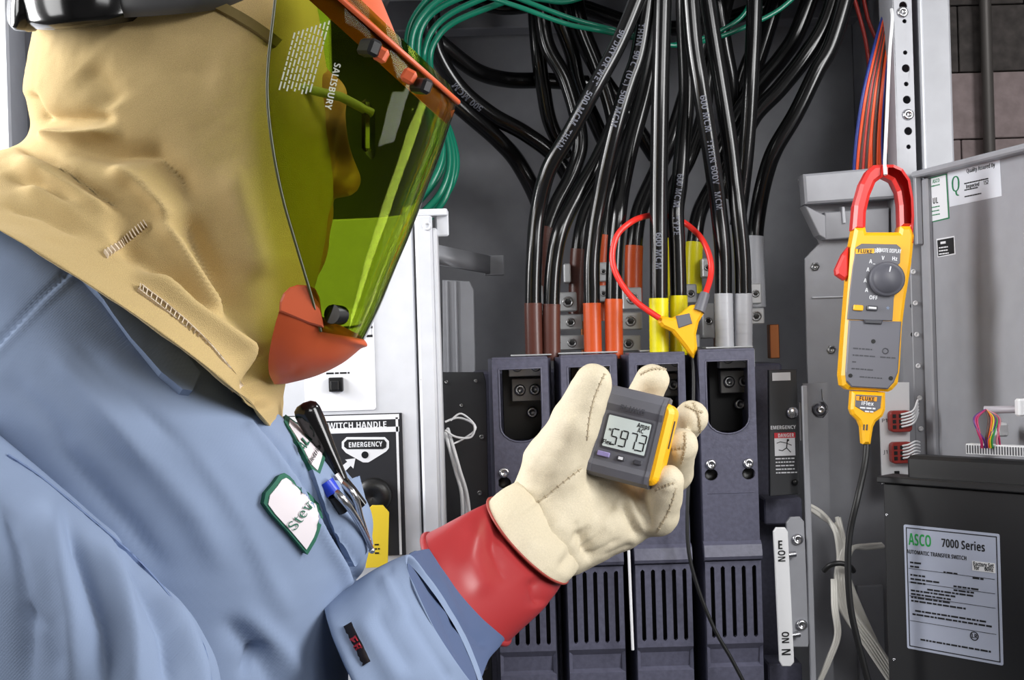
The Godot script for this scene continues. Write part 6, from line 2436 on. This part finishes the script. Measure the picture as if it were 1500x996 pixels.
# ---------------------------------------------------------------- gloved hand
func build_hand() -> void:
	mat("glove_rubber", col(158, 48, 50), 0.33)
	mats.glove_rubber.metallic_specular = 0.45
	grained(mat("glove_leather", col(212, 200, 174), 0.6, 0.0, 0.4), noise_tex(0.12, 0.9, 1.0, 61, 3), 14.0, noise_tex(0.25, 0.0, 1.0, 62, 3), 0.035)
	var back := person.transform.affine_inverse()
	# red rubber gauntlet
	var g := Node3D.new()
	g.name = "glove"
	person.add_child(g)
	g.transform = back
	g.set_meta("label", "cream leather glove over a red rubber gauntlet")
	var rr := [
		[634, 792, 746, 930, 0.058, 1.262, -14, 8],
		[623, 784, 742, 942, 0.068, 1.250, -20, 11],
		[650, 769, 762, 924, 0.064, 1.265, -18, 12],
		[690, 748, 798, 890, 0.058, 1.295, -16, 13],
		[722, 733, 822, 856, 0.052, 1.325, -14, 13],
		[750, 716, 830, 830, 0.045, 1.345, -8, 8]]
	var rf := [
		fold(v2([700, 760, 690, 820, 712, 880]), 18, 0.004),
		fold(v2([735, 752, 722, 800, 745, 860]), 12, -0.004),
		fold(v2([780, 842, 786, 870, 790, 890]), 10, -0.006)]
	var rl := loft(rr, 60, 110, rf)
	obj("rubber_gauntlet", rl[0], mats.glove_rubber, g)
	# rolled bead of the cuff
	var ring := PackedVector3Array()
	var q := [623, 784, 742, 942, 0.068, 1.250, -20, 11]
	for k in 73:
		var th := TAU * k / 72.0
		var c := Vector2(q[0] + q[2], q[1] + q[3]) * 0.5 + Vector2(q[2] - q[0], q[3] - q[1]) * 0.5 * cos(th) + Vector2(q[6], q[7]) * sin(th)
		ring.append(P(c.x, c.y, q[5] - q[4] * sin(th)))
	var st := new_st()
	tube(st, ring, 0.0032, 10)
	obj("cuff_bead", st, mats.glove_rubber, g)

	# leather hand: wrist, palm, thumb and four curled fingers
	var B := func(a: Array, b: Array) -> Array:
		return [P(a[0], a[1], a[2]), P(b[0], b[1], b[2]), a[3], b[3]]
	var bones := [
		# palm and heel
		B.call([782, 786, 1.352, 0.046], [812, 752, 1.365, 0.045]),
		B.call([812, 752, 1.365, 0.045], [868, 716, 1.392, 0.040]),
		B.call([825, 790, 1.365, 0.040], [905, 758, 1.385, 0.036]),
		B.call([868, 716, 1.392, 0.038], [930, 680, 1.420, 0.026]),
		B.call([905, 758, 1.385, 0.034], [940, 735, 1.400, 0.030]),
		# thumb
		B.call([805, 735, 1.362, 0.044], [812, 684, 1.352, 0.034]),
		B.call([812, 684, 1.352, 0.034], [842, 622, 1.340, 0.0255]),
		B.call([842, 622, 1.340, 0.0260], [869, 561, 1.336, 0.0200]),
		# index, up behind the display
		B.call([900, 690, 1.415, 0.024], [930, 610, 1.425, 0.020]),
		B.call([930, 610, 1.425, 0.020], [955, 557, 1.400, 0.0185]),
		# middle
		B.call([930, 690, 1.420, 0.022], [988, 640, 1.420, 0.0185]),
		B.call([988, 640, 1.420, 0.0185], [1012, 612, 1.385, 0.0185]),
		# ring
		B.call([940, 715, 1.412, 0.022], [988, 694, 1.400, 0.0190]),
		B.call([988, 694, 1.400, 0.0190], [998, 652, 1.362, 0.0180]),
		# little finger
		B.call([930, 752, 1.390, 0.028], [962, 752, 1.372, 0.0235]),
		B.call([962, 752, 1.372, 0.0235], [978, 706, 1.342, 0.0180])]
	var hf := [
		fold(v2([846, 772, 856, 800, 868, 826]), 11, -0.008),
		fold(v2([846, 806, 854, 788, 866, 766]), 4, -0.002),
		fold(v2([850, 814, 866, 796, 888, 772]), 4.5, -0.0025),
		fold(v2([858, 822, 880, 806, 912, 786]), 5, -0.0025),
		fold(v2([838, 800, 842, 782, 846, 760]), 4, -0.002),
		fold(v2([880, 818, 905, 806, 930, 796]), 5, -0.002),
		fold(v2([908, 730, 922, 762, 938, 792]), 8, -0.006),
		fold(v2([930, 712, 942, 745, 956, 780]), 7, -0.006),
		fold(v2([918, 720, 932, 755, 946, 786]), 7, 0.004),
		fold(v2([880, 700, 892, 726, 900, 752]), 9, -0.004),
		fold(v2([752, 760, 790, 734, 826, 706, 852, 686]), 3.5, -0.0015, false),
		fold(v2([790, 700, 830, 650, 850, 600]), 16, 0.002),
		fold(v2([1012, 594, 1022, 612, 1022, 634]), 4, -0.002),
		fold(v2([970, 662, 986, 658, 1006, 655]), 4, -0.002),
		fold(v2([960, 718, 976, 711, 994, 706]), 4, -0.002),
		fold(v2([800, 760, 830, 780, 850, 815]), 14, 0.003)]
	var nz := FastNoiseLite.new()
	nz.seed = 15
	nz.frequency = 0.22
	var raw := bones_mesh(bones, 0.0023, 0.0065, nz, 0.0022)
	raw.generate_normals()
	raw.index()
	var ra := raw.commit_to_arrays()
	var rv: PackedVector3Array = ra[Mesh.ARRAY_VERTEX]
	var rn: PackedVector3Array = ra[Mesh.ARRAY_NORMAL]
	var inv := cam_xf.affine_inverse()
	for k in rv.size():
		if rn[k].dot((cam_xf.origin - rv[k]).normalized()) > 0.0:
			var c := inv * rv[k]
			rv[k] += rn[k] * fold_at(Vector2(750.0 + c.x / -c.z * F, 498.0 - c.y / -c.z * F), hf)
	var hst := new_st()
	hst.set_smooth_group(0)
	for id in ra[Mesh.ARRAY_INDEX]:
		hst.add_vertex(rv[id])
	var hand := obj("leather_hand", hst, mats.glove_leather, g)
	# stitched seams over the fingers and along the thumb
	var arr := hand.mesh.surface_get_arrays(0)
	var hv: PackedVector3Array = arr[Mesh.ARRAY_VERTEX]
	var hn: PackedVector3Array = arr[Mesh.ARRAY_NORMAL]
	var nearest := {}
	var cand := []
	for k in hv.size():
		if hn[k].dot((cam_xf.origin - hv[k]).normalized()) > 0.15:
			var c := cam_xf.affine_inverse() * hv[k]
			var p := Vector2(750.0 + c.x / -c.z * F, 498.0 - c.y / -c.z * F)
			var key := Vector2i(floori(p.x / 6.0), floori(p.y / 6.0))
			cand.append([k, p, -c.z, key])
			nearest[key] = minf(nearest.get(key, 9.0), -c.z)
	var hs := Sheet.new()
	hs.eye = cam_xf.origin
	for q2 in cand:
		if q2[2] < nearest[q2[3]] + 0.012:
			hs.add(q2[1], hv[q2[0]], hn[q2[0]])
	mat("seam_thread", col(176, 162, 136), 0.8)
	for sm in [
		[886, 548, 872, 580, 864, 612, 860, 645], [752, 760, 790, 734, 826, 706, 852, 686],
		[970, 662, 986, 658, 1006, 655], [1003, 634, 1004, 655, 998, 680],
		[960, 718, 976, 711, 994, 706], [992, 690, 990, 715, 980, 748, 962, 780],
		[1004, 594, 1018, 600, 1030, 604], [1016, 590, 1024, 610, 1026, 634],
		[938, 548, 956, 540, 976, 541]]:
		obj("seam", ribbon(hs, smooth2(v2(sm), 5), 1.3, 0.0005), mats.seam_thread, g)
		var pts := smooth2(v2(sm), 8)
		for k in range(0, pts.size() - 1, 2):
			var tn: Vector2 = (pts[k + 1] - pts[k]).normalized()
			var nn := Vector2(-tn.y, tn.x) * 2.0
			obj("stitch", ribbon(hs, [pts[k] - nn, pts[k] + nn], 1.1, 0.0006), mats.seam_thread, g)
	# leather cuff
	var lr := [
		[716, 731, 830, 853, 0.0545, 1.322, -15, 15],
		[719, 730, 833, 850, 0.0575, 1.323, -15, 15],
		[740, 714, 845, 838, 0.054, 1.334, -12, 12],
		[768, 704, 852, 816, 0.044, 1.352, -8, 8],
		[800, 722, 850, 785, 0.025, 1.368, -4, 4]]
	var lf := [
		fold(v2([748, 762, 800, 725, 845, 690]), 2.5, -0.002, false),
		fold(v2([815, 838, 838, 810, 850, 790]), 9, -0.004),
		fold(v2([760, 790, 800, 800, 835, 820]), 20, 0.003)]
	var ll := loft(lr, 40, 110, lf, nz, 0.002)
	obj("leather_cuff", ll[0], mats.glove_leather, g)
	# red piping and stitches along its hem
	ring = PackedVector3Array()
	q = [716, 731, 830, 853, 0.0575, 1.3215, -15, 15]
	for k in 73:
		var th := TAU * k / 72.0
		var c := Vector2(q[0] + q[2], q[1] + q[3]) * 0.5 + Vector2(q[2] - q[0], q[3] - q[1]) * 0.5 * cos(th) + Vector2(q[6], q[7]) * sin(th)
		ring.append(P(c.x, c.y, q[5] - q[4] * sin(th)))
	st = new_st()
	tube(st, ring, 0.0014, 8)
	obj("red_piping", st, mat("piping_red", col(150, 60, 50), 0.6), g)

# ---------------------------------------------------------------- remote display in the hand
func build_remote() -> void:
	var d := 1.332
	var bs := cam_xf.basis * Basis(Vector3(0, 0, 1), deg_to_rad(-12.8)) * Basis(Vector3(0, 1, 0), deg_to_rad(-19.0)) * Basis(Vector3(1, 0, 0), deg_to_rad(-4.0))
	var t := thing("remote_display", "grey and yellow handheld display reading 597.3 held in the gloved hand", "meter", Transform3D(bs, P(918, 638, d)))
	var W := 0.0690
	var H := 0.0985
	# yellow holster
	var st := new_st()
	prism(st, rrect(W + 0.013, H - 0.010, 0.010, 5, Vector2(0.001, -0.001)), -0.034, -0.004, Transform3D(), 0.005)
	obj("holster", st, mats.fluke_yellow, t)
	st = new_st()
	prism(st, rrect(0.002, 0.030, 0.0008, 2), -0.001, 0.001, Transform3D(Basis(Vector3(0, 0, -1), Vector3(0, 1, 0), Vector3(1, 0, 0)), Vector3(W * 0.5 + 0.0078, 0.012, -0.018)))
	obj("side_slot", st, mats.meter_dark, t)
	# grey body: rounded hood over the top and bottom
	st = new_st()
	var prof := PackedVector2Array([Vector2(-0.026, H * 0.5 - 0.001), Vector2(-0.012, H * 0.5), Vector2(-0.006, H * 0.5 - 0.002), Vector2(0.001, H * 0.5 - 0.010), Vector2(0.003, H * 0.5 - 0.020), Vector2(0.0, H * 0.5 - 0.0275), Vector2(0.0, -H * 0.5 + 0.018), Vector2(0.002, -H * 0.5 + 0.012), Vector2(0.0, -H * 0.5 + 0.004), Vector2(-0.010, -H * 0.5), Vector2(-0.028, -H * 0.5 + 0.001)])
	prism(st, prof, 0.0, W - 0.002, Transform3D(Basis(Vector3(0, 0, 1), Vector3(0, 1, 0), Vector3(-1, 0, 0)), Vector3(W * 0.5 - 0.001, 0, 0)))
	obj("body", st, mats.meter_grey, t)
	# raised side cheeks
	for s in [-1.0, 1.0]:
		st = new_st()
		prism(st, prof, 0.0, 0.004, Transform3D(Basis(Vector3(0, 0, 1), Vector3(0, 1.0, 0), Vector3(-1, 0, 0)).scaled_local(Vector3(1, 0.99, 1)), Vector3(s * (W * 0.5 - 0.003) + 0.002, 0, 0.0012)))
		obj("cheek", st, mats.meter_grey, t)
	# LCD
	st = new_st()
	prism(st, rrect(0.0505, 0.0375, 0.002, 3, Vector2(0, 0.0005)), -0.002, 0.0006)
	obj("screen_frame", st, mats.meter_dark, t)
	st = new_st()
	prism(st, rrect(0.0465, 0.0335, 0.001, 2, Vector2(0, 0.0005)), -0.001, 0.0010)
	var lcd := obj("screen", st, mat("lcd", col(206, 216, 214), 0.3), t)
	# seven segment figures 597.3
	var seg := {"5": "afgcd", "9": "abcdfg", "7": "abc", "3": "abcdg"}
	var dw := 0.0070
	var dh := 0.0165
	var i := 0
	for ch in ["5", "9", "7", "3"]:
		st = new_st()
		var o := Vector3(-0.0125 + i * 0.0100, -0.0042, 0.0012)
		var th := 0.0013
		for s in seg[ch]:
			var c := Vector3.ZERO
			var size := Vector3(dw - th, th, 0.0003)
			match s:
				"a": c = Vector3(0, dh * 0.5, 0)
				"g": c = Vector3.ZERO
				"d": c = Vector3(0, -dh * 0.5, 0)
				_:
					size = Vector3(th, dh * 0.5 - th * 0.3, 0.0003)
					c = Vector3(dw * 0.5 * (1.0 if s in "bc" else -1.0), dh * 0.25 * (1.0 if s in "bf" else -1.0), 0)
			c.x += c.y * 0.12
			box(st, o + c, size)
		obj("digit_" + {"5": "five", "9": "nine", "7": "seven", "3": "three"}[ch], st, mats.print_black, lcd)
		i += 1
	st = new_st()
	box(st, Vector3(-0.0125 + 2 * 0.0100 + 0.0050, -0.0042 - dh * 0.5 - 0.0002, 0.0012), Vector3(0.0014, 0.0014, 0.0003))
	obj("decimal_point", st, mats.print_black, lcd)
	write(lcd, "Amps", Vector3(0.0155, 0.0135, 0.0011), 0.0032, mats.print_black, "bold", 1, 0.8)
	write(lcd, "AC", Vector3(0.0135, 0.0082, 0.0011), 0.0032, mats.print_black, "bold", 1, 0.8)
	write(lcd, "\u2248", Vector3(-0.0185, 0.0022, 0.0011), 0.003, mats.print_black, "bold", 1, 1.0)
	write(lcd, "iFlex", Vector3(-0.0195, -0.0115, 0.0011), 0.0016, mats.print_black, "bold", 1, 0.8)
	# brand moulded into the hood, buttons
	write(t, "FLUKE", Vector3(0.0, 0.0275, 0.0028), 0.0058, mats.meter_dark, "bold", 1, 1.15)
	for q in [[-0.0195, 0.0135, 0.0052, "button_lilac"], [0.0, 0.0085, 0.0052, "meter_dark"], [0.0185, 0.0085, 0.0048, "meter_dark"]]:
		st = new_st()
		prism(st, rrect(q[1], q[2], 0.001, 3, Vector2(q[0], -0.0245)), 0.0, 0.0024, Transform3D(), 0.0006)
		obj("button", st, mat("button_lilac", col(150, 140, 190), 0.4) if q[3] == "button_lilac" else mats[q[3]], t)
	st = new_st()
	box(st, Vector3(0, -0.0245, 0.0024), Vector3(0.005, 0.003, 0.0004))
	obj("button_mark", st, mats.print_white, t)
